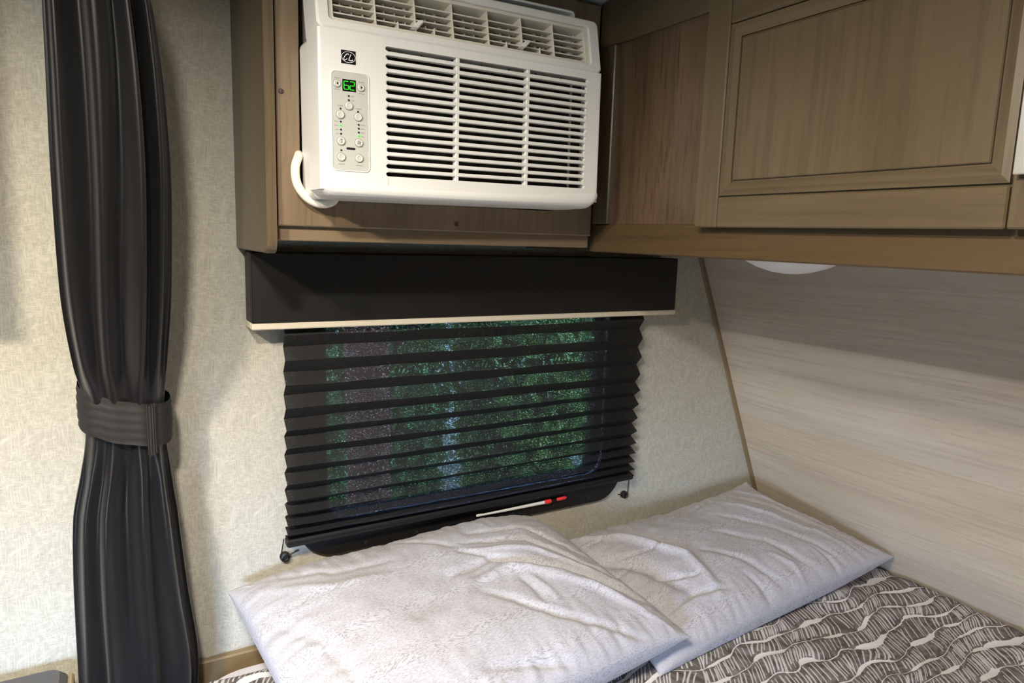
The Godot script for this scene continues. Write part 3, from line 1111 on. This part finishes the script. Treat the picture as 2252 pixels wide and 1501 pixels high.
	box(st, Vector3(0.014, 0.014, -0.062), Vector3(W - 0.02, 0.076, -0.058), 0.0, Vector3.UP, U)
	part(st, "outlet_back", mat(Color8(150, 140, 128), 0.5), t)
	for x in [0.148, 0.333]:
		st = mb()
		var hp := PackedVector2Array([Vector2(x - 0.014, 0.0195), Vector2(x - 0.004, 0.0195), Vector2(x + 0.006, 0.0295), Vector2(x + 0.004, 0.032), Vector2(x - 0.002, 0.031)])
		plate(st, hp, -0.010, 0.007, 0.0015, U)
		part(st, "louver_tab", wp, t)
	# badge
	st = mb()
	var Bd := Transform3D(Basis.IDENTITY, Vector3(0.0385, 0.1935, ZF))
	box(st, Vector3(-0.0105, -0.0090, 0), Vector3(0.0105, 0.0090, 0.0007), 0.0002, Vector3.UP, Bd)
	var badge := part(st, "badge", M.black_gloss, t)
	var el := []
	for k in 41:
		var a := TAU * k / 40.0
		el.append(Bd * Vector3(cos(a) * 0.0098, sin(a) * 0.0072, 0.0008))
	part(tube(el, 0.0004, 6, false), "badge_ring", M.white_gloss, badge)
	var cc := smooth_path([Vector3(0.0004, 0.0032, 0.0008), Vector3(-0.0012, 0.0044, 0.0008), Vector3(-0.0042, 0.0022, 0.0008), Vector3(-0.0066, -0.0022, 0.0008), Vector3(-0.0058, -0.0042, 0.0008), Vector3(-0.0036, -0.0036, 0.0008), Vector3(-0.0020, -0.0020, 0.0008)], 6)
	var cl := smooth_path([Vector3(0.0036, 0.0042, 0.0008), Vector3(0.0022, 0.0010, 0.0008), Vector3(0.0004, -0.0036, 0.0008), Vector3(0.0016, -0.0040, 0.0008), Vector3(0.0042, -0.0044, 0.0008), Vector3(0.0062, -0.0028, 0.0008)], 6)
	for letter in [cc, cl]:
		var moved := []
		for p in letter:
			moved.append(Bd * p)
		part(tube(moved, 0.00062, 6), "badge_letter", M.white_gloss, badge)
	control_panel(t, ZF)
	# power cord: a thing of its own, looping out of the case and back under it
	var co := thing("power_cord", "thick cream power cord looping beside the air conditioner's lower left corner", "cord", Vector3(0.268, 1.582, 0.30))
	part(tube(smooth_path([Vector3(0.268, 1.658, 0.262), Vector3(0.262, 1.652, 0.290), Vector3(0.254, 1.634, 0.302), Vector3(0.2555, 1.612, 0.303), Vector3(0.266, 1.594, 0.303), Vector3(0.282, 1.583, 0.304), Vector3(0.299, 1.5815, 0.305), Vector3(0.311, 1.587, 0.306), Vector3(0.318, 1.600, 0.300)].map(func(p: Vector3) -> Vector3: return p - Vector3(0.268, 1.582, 0.30)), 8), 0.0066, 16), "cord_sheath", M.cord, co)

func control_panel(t: Node3D, ZF: float) -> void:
	var st := mb()
	plate(st, rrect(0.0135, 0.0385, 0.0675, 0.1735, 0.006, 6), ZF - 0.001, ZF + 0.0008, 0.0005)
	var cp := part(st, "control_panel", M.grey_plastic, t)
	st = mb()
	ring(st, rrect(0.0128, 0.0378, 0.0682, 0.1742, 0.0065, 6), rrect(0.0140, 0.0390, 0.0670, 0.1730, 0.0055, 6), ZF - 0.001, ZF + 0.0016, 0.0005, 0.0005)
	part(st, "panel_rim", M.white_plastic, cp)
	var z := ZF + 0.0008
	st = mb()
	box(st, Vector3(0.029, 0.1475, z - 0.0002), Vector3(0.0485, 0.1635, z + 0.0006), 0.0002)
	part(st, "led_display", M.black_gloss, cp)
	# 62 in seven segments: a b c d e f g
	var segs := {6: [1, 0, 1, 1, 1, 1, 1], 2: [1, 1, 0, 1, 1, 0, 1]}
	var k := 0
	for d in [6, 2]:
		st = mb()
		var x0 := 0.0312 + k * 0.0085
		var y0 := 0.1500
		var w := 0.0065
		var h := 0.0108
		var q := 0.00045
		var on: Array = segs[d]
		var bars := [[0.0008, h, w - 0.0008, h], [w, h / 2, w, h], [w, 0, w, h / 2], [0.0008, 0, w - 0.0008, 0], [0, 0, 0, h / 2], [0, h / 2, 0, h], [0.0008, h / 2, w - 0.0008, h / 2]]
		for s in 7:
			if on[s] == 1:
				var b: Array = bars[s]
				box(st, Vector3(x0 + b[0] - q, y0 + b[1] - q * 0.9 + (0.0007 if b[0] == b[2] else 0.0), z + 0.0005), Vector3(x0 + b[2] + q, y0 + b[3] + q * 0.9 - (0.0007 if b[0] == b[2] else 0.0), z + 0.0009), 0.0001)
		part(st, "led_digit", M.led, cp)
		k += 1
	var btn := mat(Color8(206, 204, 196), 0.4)
	var spots := [Vector2(0.038, 0.1280), Vector2(0.0255, 0.1150), Vector2(0.0515, 0.1140), Vector2(0.0260, 0.0790), Vector2(0.0520, 0.0785), Vector2(0.0260, 0.0570), Vector2(0.0520, 0.0570), Vector2(0.0215, 0.1565), Vector2(0.0560, 0.1545)]
	for i in spots.size():
		var s: Vector2 = spots[i]
		st = mb()
		var r := 0.0052 if i < 7 else 0.0046
		lathe(st, [Vector2(0, -0.0005), Vector2(r + 0.0006, -0.0005), Vector2(r + 0.0006, 0.0008), Vector2(r, 0.0022), Vector2(r * 0.8, 0.0026), Vector2(r * 0.5, 0.0022), Vector2(0, 0.0021)], 24, Transform3D(Basis(Vector3.RIGHT, PI / 2), Vector3(s.x, s.y, z)))
		var b := part(st, "button", btn, cp)
		st = mb()
		ring(st, rrect(s.x - r - 0.0011, s.y - r - 0.0011, s.x + r + 0.0011, s.y + r + 0.0011, r + 0.001, 5), rrect(s.x - r - 0.0005, s.y - r - 0.0005, s.x + r + 0.0005, s.y + r + 0.0005, r + 0.0004, 5), z - 0.0003, z + 0.0003, 0.0001, 0.0001)
		part(st, "button_rim", M.print, cp)
		if i >= 7:
			st = mb()
			var dx := -0.0016 if i == 7 else 0.0016
			plate(st, PackedVector2Array([Vector2(s.x + dx, s.y), Vector2(s.x - dx * 0.6, s.y + 0.0020), Vector2(s.x - dx * 0.6, s.y - 0.0020)]), z + 0.0015, z + 0.0027, 0.0)
			part(st, "arrow_mark", M.black, cp)
		if i == 3:
			st = mb()
			plate(st, PackedVector2Array([Vector2(s.x - 0.001, s.y + 0.001), Vector2(s.x + 0.001, s.y + 0.001), Vector2(s.x, s.y + 0.0027)]), z + 0.0015, z + 0.0027, 0.0)
			plate(st, PackedVector2Array([Vector2(s.x - 0.001, s.y - 0.001), Vector2(s.x + 0.001, s.y - 0.001), Vector2(s.x, s.y - 0.0027)]), z + 0.0015, z + 0.0027, 0.0)
			part(st, "arrow_mark", M.black, cp)
		if i == 4:
			st = mb()
			for f in 4:
				var a := TAU * f / 4.0 + 0.4
				var c := Vector2(cos(a), sin(a))
				var e := Vector2(-sin(a), cos(a))
				plate(st, PackedVector2Array([s + c * 0.0003, s + c * 0.0012 + e * 0.0004, s + c * 0.0026 + e * 0.0009, s + c * 0.0024 - e * 0.0005, s + c * 0.001 - e * 0.0005]), z + 0.0015, z + 0.0027, 0.0)
			part(st, "fan_mark", M.print, cp)
	# indicator lamps: two of them lit
	var dots := [Vector2(0.038, 0.1415), Vector2(0.038, 0.1358), Vector2(0.0258, 0.1232), Vector2(0.0512, 0.1212), Vector2(0.026, 0.1055), Vector2(0.026, 0.1002), Vector2(0.026, 0.0947), Vector2(0.026, 0.0890), Vector2(0.0518, 0.1035), Vector2(0.0518, 0.0982), Vector2(0.0518, 0.0929), Vector2(0.0518, 0.0880), Vector2(0.026, 0.0665)]
	for i in dots.size():
		st = mb()
		var lit := i == 5 or i == 11
		lathe(st, [Vector2(0, -0.0003), Vector2(0.0015, -0.0003), Vector2(0.0013, 0.0006), Vector2(0, 0.0008)], 12, Transform3D(Basis(Vector3.RIGHT, PI / 2), Vector3(dots[i].x, dots[i].y, z)))
		part(st, "led_indicator" if lit else "indicator", M.led if lit else M.black, cp)
	st = mb()
	plate(st, rrect(0.0335, 0.0680, 0.0465, 0.0712, 0.0015, 5), z - 0.0003, z + 0.0004, 0.0001)
	part(st, "sensor_slot", M.black, cp)
	# small grey lines of print too fine to read
	var faint := mat(Color8(158, 157, 150), 0.5)
	for p in [[0.018, 0.1640, 0.008], [0.052, 0.1620, 0.009], [0.018, 0.1487, 0.008], [0.052, 0.1463, 0.009], [0.0415, 0.1413, 0.004], [0.0415, 0.1357, 0.005], [0.0215, 0.1272, 0.008], [0.048, 0.1252, 0.008], [0.0165, 0.1053, 0.006], [0.0165, 0.1000, 0.006], [0.0175, 0.0945, 0.005], [0.0185, 0.0888, 0.004], [0.0545, 0.1033, 0.007], [0.0545, 0.0980, 0.006], [0.0545, 0.0927, 0.006], [0.0550, 0.0875, 0.005], [0.0215, 0.0475, 0.009], [0.0470, 0.0468, 0.010]]:
		st = mb()
		box(st, Vector3(p[0], p[1] - 0.0006, z - 0.0002), Vector3(p[0] + p[2], p[1] + 0.0006, z + 0.0001), 0)
		part(st, "printed_line", faint, cp)

# ------------------------------------------------------------------ bed
func bed() -> void:
	var base := thing("bed_base", "wooden platform under the mattress in the corner", "bed base", Vector3(0.9, 0, 1.0))
	var st := mb()
	box(st, Vector3(-0.78, 0, -0.97), Vector3(0.80, 0.42, 0.98), 0.004, Vector3.RIGHT)
	part(st, "platform", M.wood, base)
	# mattress with rounded corners and a piped upper edge
	var m := thing("mattress", "white mattress edge showing at the bed's corner beside the black curtain", "mattress", Vector3(0.91, 0.42, 1.02))
	st = mb()
	var X := Transform3D(Basis(Vector3.RIGHT, -PI / 2), Vector3(0, 0, 0))   # plate's xy -> xz
	plate(st, rrect(-0.808, -0.94, 0.835, 0.975, 0.10, 10), 0.0, 0.266, 0.02, X)
	part(st, "mattress_body", M.sheet, m)
	var pp := rrect(-0.806, -0.938, 0.833, 0.973, 0.098, 10)
	var loop := []
	for p in pp:
		loop.append(Vector3(p.x, 0.250, -p.y))
	loop.append(loop[0])
	part(tube(loop, 0.004, 8, false), "piping", M.sheet, m)
	# quilt: thin padded cover, puckered between its quilting rows
	var q := thing("quilt", "grey-brown and white brush-stroke printed quilt spread over the bed", "quilt", Vector3(0.93, 0.68, 1.03))
	var n1 := noise(91, 2.2, 3)
	var n2 := noise(92, 9.0, 2)
	var n3 := noise(93, 4.0, 2)
	var topq := func(u: float, v: float) -> Vector3:
		var x := lerpf(0.112, 1.752, u)
		var z := lerpf(0.098, 1.96, v)
		var e := minf(minf(u, 1 - u) * 1.64, minf(v, 1 - v) * 1.86)
		var edge := sqrt(clampf(e / 0.02, 0, 1))
		var ph := fposmod(z / 0.05 + 0.7 * n3.get_noise_2d(x, z), 1.0)
		var puff := 0.006 * sqrt(absf(sin(PI * ph))) * (0.6 + 0.8 * n3.get_noise_2d(x + 9.0, z * 1.4))
		var y := 0.690 + edge * (0.010 + puff + 0.010 * n1.get_noise_2d(x, z) + 0.0016 * n2.get_noise_2d(x * 1.5, z * 1.5))
		return Vector3(x + 0.003 * n1.get_noise_2d(z * 3.0, x), y, z) - Vector3(0.93, 0.68, 1.03)
	var pts := PackedVector3Array()
	var uv := PackedVector2Array()
	var nu := 150
	var nv := 250
	for j in nv + 1:
		for i in nu + 1:
			var p: Vector3 = topq.call(float(i) / nu, float(j) / nv)
			pts.append(p)
			var wz := 0.05 * (p.z + 1.03) / 0.05
			uv.append(Vector2(p.x + 0.93, wz + 0.05 * 0.7 * n3.get_noise_2d(p.x + 0.93, p.z + 1.03)))
	var top := sheet_from(nu, nv, pts, uv, false)
	st = mb()
	st.append_from(top, 0, Transform3D.IDENTITY)
	part(st, "quilt_top", M.quilt, q)
	st = mb()
	box(st, Vector3(0.113, 0.6862, 0.099) - Vector3(0.93, 0.68, 1.03), Vector3(1.751, 0.6905, 1.959) - Vector3(0.93, 0.68, 1.03), 0.002)
	part(st, "quilt_back", M.sheet, q)

# ------------------------------------------------------------------ pillows
# corners back-left, back-right, front-right, front-left; lift raises the seam towards each corner;
# creases: [points in uv, width, height]
func pillow(t: Node3D, c: Array, lift: Array, tu: float, td: float, low: Callable, sag: Array, creases: Array, sd: int) -> void:
	var n1 := noise(sd, 1.0, 3)
	var n2 := noise(sd + 1, 1.0, 3)
	var nu := 190
	var nv := 130
	var ex: Vector3 = (c[1] - c[0]).normalized()
	var ez: Vector3 = (c[3] - c[0]).normalized()
	var nrm: Vector3 = ez.cross(ex).normalized()
	if nrm.y < 0:
		nrm = -nrm
	var P := func(u: float, v: float, side: float) -> Vector3:
		var base: Vector3 = c[0].lerp(c[1], u).lerp(c[3].lerp(c[2], u), v)
		var pu := sin(PI * u)
		var pv := sin(PI * v)
		# sides drawn in between the corners
		base += ex * (sag[0] * pow(pv, 0.6) * pow(1 - u, 3.0) - sag[1] * pow(pv, 0.6) * pow(u, 3.0))
		base += ez * (sag[2] * pow(pu, 0.6) * pow(1 - v, 3.0) - sag[3] * pow(pu, 0.6) * pow(v, 3.0))
		base.y += lift[0] * pow(1 - u, 5.0) * pow(1 - v, 5.0) + lift[1] * pow(u, 5.0) * pow(1 - v, 5.0) + lift[2] * pow(u, 5.0) * pow(v, 5.0) + lift[3] * pow(1 - u, 5.0) * pow(v, 5.0)
		var au := absf(2 * u - 1)
		var av := absf(2 * v - 1)
		var th := pow(maxf(0.0, (1 - pow(au, 3.4)) * (1 - pow(av, 2.8))), 0.5)
		var fade := minf(1.0, th * 1.6)
		if side < 0:
			var q: Vector3 = base - nrm * td * th
			q.y = maxf(q.y, low.call(q.x, q.z))
			return q
		var h := tu * th
		# broad unevenness, and pulls that gather at the seams
		h += fade * (0.007 * n1.get_noise_2d(u * 2.3, v * 1.9) + 0.0026 * n2.get_noise_2d(u * 9.0 + v * 3.0, v * 5.0))
		var rim := pow(maxf(au, av), 4.0)
		h += fade * rim * 0.008 * n2.get_noise_2d(u * 24.0 if av > au else u * 4.0, v * 20.0 if au >= av else v * 4.0)
		for cr in creases:
			var pl: Array = cr[0]
			var best := 1e9
			var at := 0.0
			for k in pl.size() - 1:
				var a: Vector2 = pl[k]
				var b: Vector2 = pl[k + 1]
				var ab := b - a
				var s := clampf((Vector2(u, v) - a).dot(ab) / ab.length_squared(), 0, 1)
				var dd := (Vector2(u, v) - (a + ab * s)).length()
				if dd < best:
					best = dd
					at = (k + s) / (pl.size() - 1)
			if best < cr[1] * 3.5:
				var g := exp(-best * best / (cr[1] * cr[1]))
				h += cr[2] * g * sqrt(maxf(0.0, sin(PI * clampf(at * 0.94 + 0.03, 0, 1)))) * minf(1.0, th * 3.0)
		var p: Vector3 = base + nrm * h
		# the filling swells a little past the seam
		p += ex * (2 * u - 1) * 0.020 * th * pow(au, 3.0) + ez * (2 * v - 1) * 0.016 * th * pow(av, 3.0)
		p.y = maxf(p.y, low.call(p.x, p.z) + 0.003 * th)
		return p
	var o := t.position
	var st := mb()
	var uvs := Vector2((c[1] - c[0]).length(), (c[3] - c[0]).length())
	st.append_from(sheet(nu, nv, func(u: float, v: float) -> Vector3: return P.call(soft(u), soft(v), 1.0) - o, uvs, false), 0, Transform3D.IDENTITY)
	st.append_from(sheet(nu, nv, func(u: float, v: float) -> Vector3: return P.call(soft(u), soft(v), -1.0) - o, uvs, true), 0, Transform3D.IDENTITY)
	part(st, "pillow_body", M.heather, t)

# more grid lines near the seams, where the cloth turns
func soft(u: float) -> float:
	return lerpf(u, 0.5 - 0.5 * cos(PI * u), 0.75)

func V(a: Array) -> Array:
	var o := []
	for k in range(0, a.size(), 2):
		o.append(Vector2(a[k], a[k + 1]))
	return o

func pillows() -> void:
	var floor_q := func(_x: float, _z: float) -> float: return 0.708
	# right pillow first: its left end lies under the other
	var b := thing("pillow", "off-white heather pillow lying against the leaning wall, its left end tucked under another", "pillow", Vector3(1.3, 0.703, 0.26), "pillows on the bed")
	pillow(b, [Vector3(0.925, 0.765, 0.07), Vector3(1.610, 0.790, 0.055), Vector3(1.724, 0.742, 0.447), Vector3(0.885, 0.712, 0.495)], [0.035, 0.055, 0.012, -0.002], 0.082, 0.075, floor_q, [0.02, 0.02, 0.0, 0.012],
		[[V([0.05, 0.05, 0.20, 0.24, 0.29, 0.55, 0.27, 0.86]), 0.016, 0.013],
		[V([0.02, 0.20, 0.13, 0.42, 0.20, 0.76]), 0.026, -0.018],
		[V([0.08, 0.30, 0.17, 0.38, 0.26, 0.40]), 0.010, -0.007],
		[V([0.16, 0.58, 0.21, 0.66, 0.26, 0.70]), 0.009, -0.008],
		[V([0.10, 0.80, 0.20, 0.78, 0.30, 0.84]), 0.014, -0.010],
		[V([0.36, 0.55, 0.44, 0.72, 0.50, 0.96]), 0.013, -0.006],
		[V([0.50, 0.45, 0.60, 0.66, 0.64, 0.96]), 0.013, -0.007],
		[V([0.60, 0.30, 0.70, 0.55, 0.77, 0.96]), 0.012, -0.007],
		[V([0.70, 0.18, 0.78, 0.45, 0.86, 0.92]), 0.012, 0.005],
		[V([0.78, 0.08, 0.86, 0.40, 0.93, 0.95]), 0.012, -0.008],
		[V([0.86, 0.05, 0.92, 0.35, 0.97, 0.80]), 0.011, 0.005],
		[V([0.44, 0.20, 0.58, 0.16, 0.78, 0.10]), 0.013, -0.006],
		[V([0.55, 0.75, 0.58, 0.86, 0.57, 0.99]), 0.009, 0.006],
		[V([0.40, 0.80, 0.42, 0.90, 0.41, 1.0]), 0.008, -0.006],
		[V([0.72, 0.80, 0.73, 0.90, 0.72, 1.0]), 0.008, -0.006]], 101)
	var a := thing("pillow", "off-white heather pillow nearest the black curtain, propped against the wall under the blind", "pillow", Vector3(0.55, 0.703, 0.3), "pillows on the bed")
	var low_a := func(x: float, z: float) -> float:
		var on_b := smoothstep(0.80, 0.97, x) * smoothstep(0.62, 0.50, z)
		return 0.709 + 0.048 * on_b
	pillow(a, [Vector3(0.170, 0.832, 0.052), Vector3(0.868, 0.876, 0.042), Vector3(0.955, 0.772, 0.500), Vector3(0.235, 0.745, 0.575)], [0.014, -0.012, 0.004, 0.0], 0.085, 0.110, low_a, [0.012, 0.02, 0.0, 0.02],
		[[V([0.34, 0.58, 0.50, 0.42, 0.64, 0.40, 0.80, 0.56, 0.98, 0.86]), 0.016, -0.012],
		[V([0.40, 0.64, 0.54, 0.50, 0.66, 0.48, 0.82, 0.66, 0.97, 0.93]), 0.020, 0.008],
		[V([0.62, 0.26, 0.80, 0.34, 0.96, 0.68]), 0.011, -0.008],
		[V([0.66, 0.20, 0.84, 0.25, 0.97, 0.54]), 0.010, -0.007],
		[V([0.60, 0.31, 0.78, 0.42, 0.96, 0.76]), 0.012, 0.006],
		[V([0.58, 0.30, 0.64, 0.38, 0.68, 0.44]), 0.010, -0.005],
		[V([0.55, 0.58, 0.66, 0.78, 0.86, 0.98]), 0.014, -0.008],
		[V([0.66, 0.56, 0.67, 0.64, 0.66, 0.72]), 0.009, -0.005],
		[V([0.69, 0.56, 0.70, 0.65, 0.70, 0.74]), 0.009, 0.004],
		[V([0.74, 0.60, 0.84, 0.72, 0.96, 0.98]), 0.014, 0.007],
		[V([0.05, 0.12, 0.20, 0.28, 0.36, 0.30]), 0.018, 0.004],
		[V([0.10, 0.08, 0.24, 0.20, 0.40, 0.22]), 0.014, -0.004],
		[V([0.03, 0.25, 0.12, 0.50, 0.15, 0.85]), 0.016, -0.005],
		[V([0.45, 0.06, 0.52, 0.16, 0.58, 0.26]), 0.010, -0.004],
		[V([0.40, 0.86, 0.52, 0.90, 0.66, 0.98]), 0.018, -0.007]], 131)

# ------------------------------------------------------------------ curtain and tieback
const CURT_L := [[0.30, -0.079], [0.60, -0.079], [0.78, -0.077], [0.95, -0.074], [1.06, -0.068], [1.14, -0.052], [1.19, -0.044], [1.25, -0.041], [1.31, -0.053], [1.40, -0.061], [1.47, -0.063], [1.62, -0.062], [1.75, -0.059], [1.87, -0.057], [1.95, -0.056]]
const CURT_R := [[0.30, 0.096], [0.60, 0.100], [0.74, 0.115], [0.90, 0.100], [1.05, 0.088], [1.13, 0.080], [1.19, 0.075], [1.25, 0.075], [1.31, 0.080], [1.40, 0.086], [1.47, 0.089], [1.62, 0.091], [1.75, 0.084], [1.84, 0.074], [1.88, 0.062], [1.95, 0.040]]

const CURT_Z := [[0.30, 0.062], [0.75, 0.068], [1.00, 0.085], [1.22, 0.088], [1.46, 0.165], [1.70, 0.215], [1.95, 0.24]]
const CURT_D := [[0.30, 0.046], [0.75, 0.050], [1.00, 0.058], [1.22, 0.042], [1.46, 0.064], [1.95, 0.064]]

func curtain_point(a: float, y: float, puff: float) -> Vector3:
	var l := table(CURT_L, y)
	var r := table(CURT_R, y)
	var cx := (l + r) / 2
	var hw := (r - l) / 2
	var near := exp(-pow((y - 1.22) / 0.085, 4.0))
	var hd := table(CURT_D, y)
	var zc := table(CURT_Z, y)
	var f := a / TAU
	# folds: sharp ridges that lean and gather at the tie
	var lean := (y - 1.22) * 0.9
	var w := sin(a * 11.0 + lean * 2.4 + 0.9 * sin(a * 3.0 + y * 1.5)) * 0.6 + sin(a * 6.0 - lean * 3.6 + 1.3) * 0.4
	w = signf(w) * pow(absf(w), 0.8)
	var amp := lerpf(0.022, 0.006, near) * puff
	var ca := cos(a)
	var sa := sin(a)
	var sx := signf(ca) * pow(absf(ca), 0.85)
	var sz := signf(sa) * pow(absf(sa), 0.7)
	return Vector3(cx + hw * sx * (1.0 + 0.25 * amp * w / 0.02 * (1.0 - absf(ca))), y, zc + sz * (hd + amp * w))

func curtain() -> void:
	var t := thing("curtain", "charcoal satin curtain hanging in folds at the left, gathered at its middle", "curtain", Vector3(0.01, 0.30, 0.10))
	var o := t.position
	part(sheet(220, 150, func(u: float, v: float) -> Vector3: return curtain_point(-u * TAU + PI / 2, lerpf(1.955, 0.30, v), 1.0) - o, Vector2(0.6, 1.65), true, true), "cloth", M.curtain, t)
	var st := mb()
	box(st, Vector3(-0.30, 1.958, 0.225) - o, Vector3(0.19, 1.981, 0.255) - o, 0.003, Vector3.RIGHT)
	part(st, "track", M.white_plastic, t)
	# tieback: a wide band round the gathered cloth, sagging towards its lapped end
	var k := thing("curtain_tieback", "wide dark brown-black fabric tieback wrapped round the charcoal curtain", "tieback", Vector3(0.017, 1.22, 0.06))
	var ko := k.position
	var band := func(u: float, v: float) -> Vector3:
		var a := -u * TAU + PI / 2 + 0.6
		var mid := 1.228 - 0.020 * clampf((cos(a) * -1.0 + 0.4), -0.6, 1.0) * -1.0
		mid -= 0.016 * maxf(0.0, sin(a))
		var y := mid + lerpf(0.036, -0.036, v)
		var p := curtain_point(a, 1.22, 0.25)
		var out := Vector3(cos(a), 0, sin(a))
		var thick := 0.0105 + 0.0015 * sin(v * PI) + 0.0008 * sin(v * 31.0 + u * 12.0)
		p += out * thick
		p.y = y
		return p - ko
	part(sheet(120, 16, band, Vector2(0.5, 0.075), true, true), "band", M.tieback, k)
	var lap := func(u: float, v: float) -> Vector3:
		var a := lerpf(1.22, 0.98, u)
		var y := lerpf(1.248, 1.163, v) + 0.002 * sin(u * 20.0)
		var p := curtain_point(a, 1.22, 0.25) + Vector3(cos(a), 0, sin(a)) * (0.014 + 0.003 * sin(u * PI) + 0.0012 * sin(u * 26.0))
		p.y = y
		return p - ko
	part(sheet(24, 12, lap, Vector2(0.04, 0.08), true), "lapped_end", M.tieback, k)

func small_things() -> void:
	# padded box seat left of the curtain; its tan edging shows at the right
	var s := thing("bedside_bench", "low bedside bench with a dark grey padded top left of the curtain's foot", "bench", Vector3(-0.203, 0, 0.17))
	var st := mb()
	box(st, Vector3(-0.115, 0, -0.145), Vector3(0.115, 0.70, 0.145), 0.004)
	part(st, "body", M.wood, s)
	var X := Transform3D(Basis(Vector3.RIGHT, -PI / 2), Vector3(0, 0.70, 0))
	st = mb()
	plate(st, rrect(-0.117, -0.147, 0.110, 0.147, 0.03, 8), 0.0, 0.062, 0.012, X)
	part(st, "cushion", M.stool, s)
	st = mb()
	box(st, Vector3(0.110, 0.70, -0.12), Vector3(0.119, 0.757, 0.13), 0.003)
	var e := part(st, "edging", M.piping, s)
	e.set_meta("label", "tan edging")
	# wall cabinet outside the frame: its shade falls on the wall at the photograph's left edge
	var c := thing("wall_cabinet", "small wood wall cabinet beyond the charcoal curtain, on the side away from the window", "cabinet", Vector3(-0.41, 1.47, 0.0))
	st = mb()
	box(st, Vector3(-0.205, 0, 0.001), Vector3(0.205, 0.509, 0.20), 0.003)
	part(st, "body", M.wood, c)
	for k in 2:
		st = mb()
		box(st, Vector3(-0.203 + k * 0.204, 0.004, 0.20), Vector3(-0.001 + k * 0.204, 0.505, 0.218), 0.003)
		var d := part(st, "door", M.wood, c)
		st = mb()
		box(st, Vector3(-0.024 + k * 0.04, 0.03, 0.218), Vector3(-0.016 + k * 0.04, 0.11, 0.232), 0.003)
		part(st, "handle", M.chrome, d)
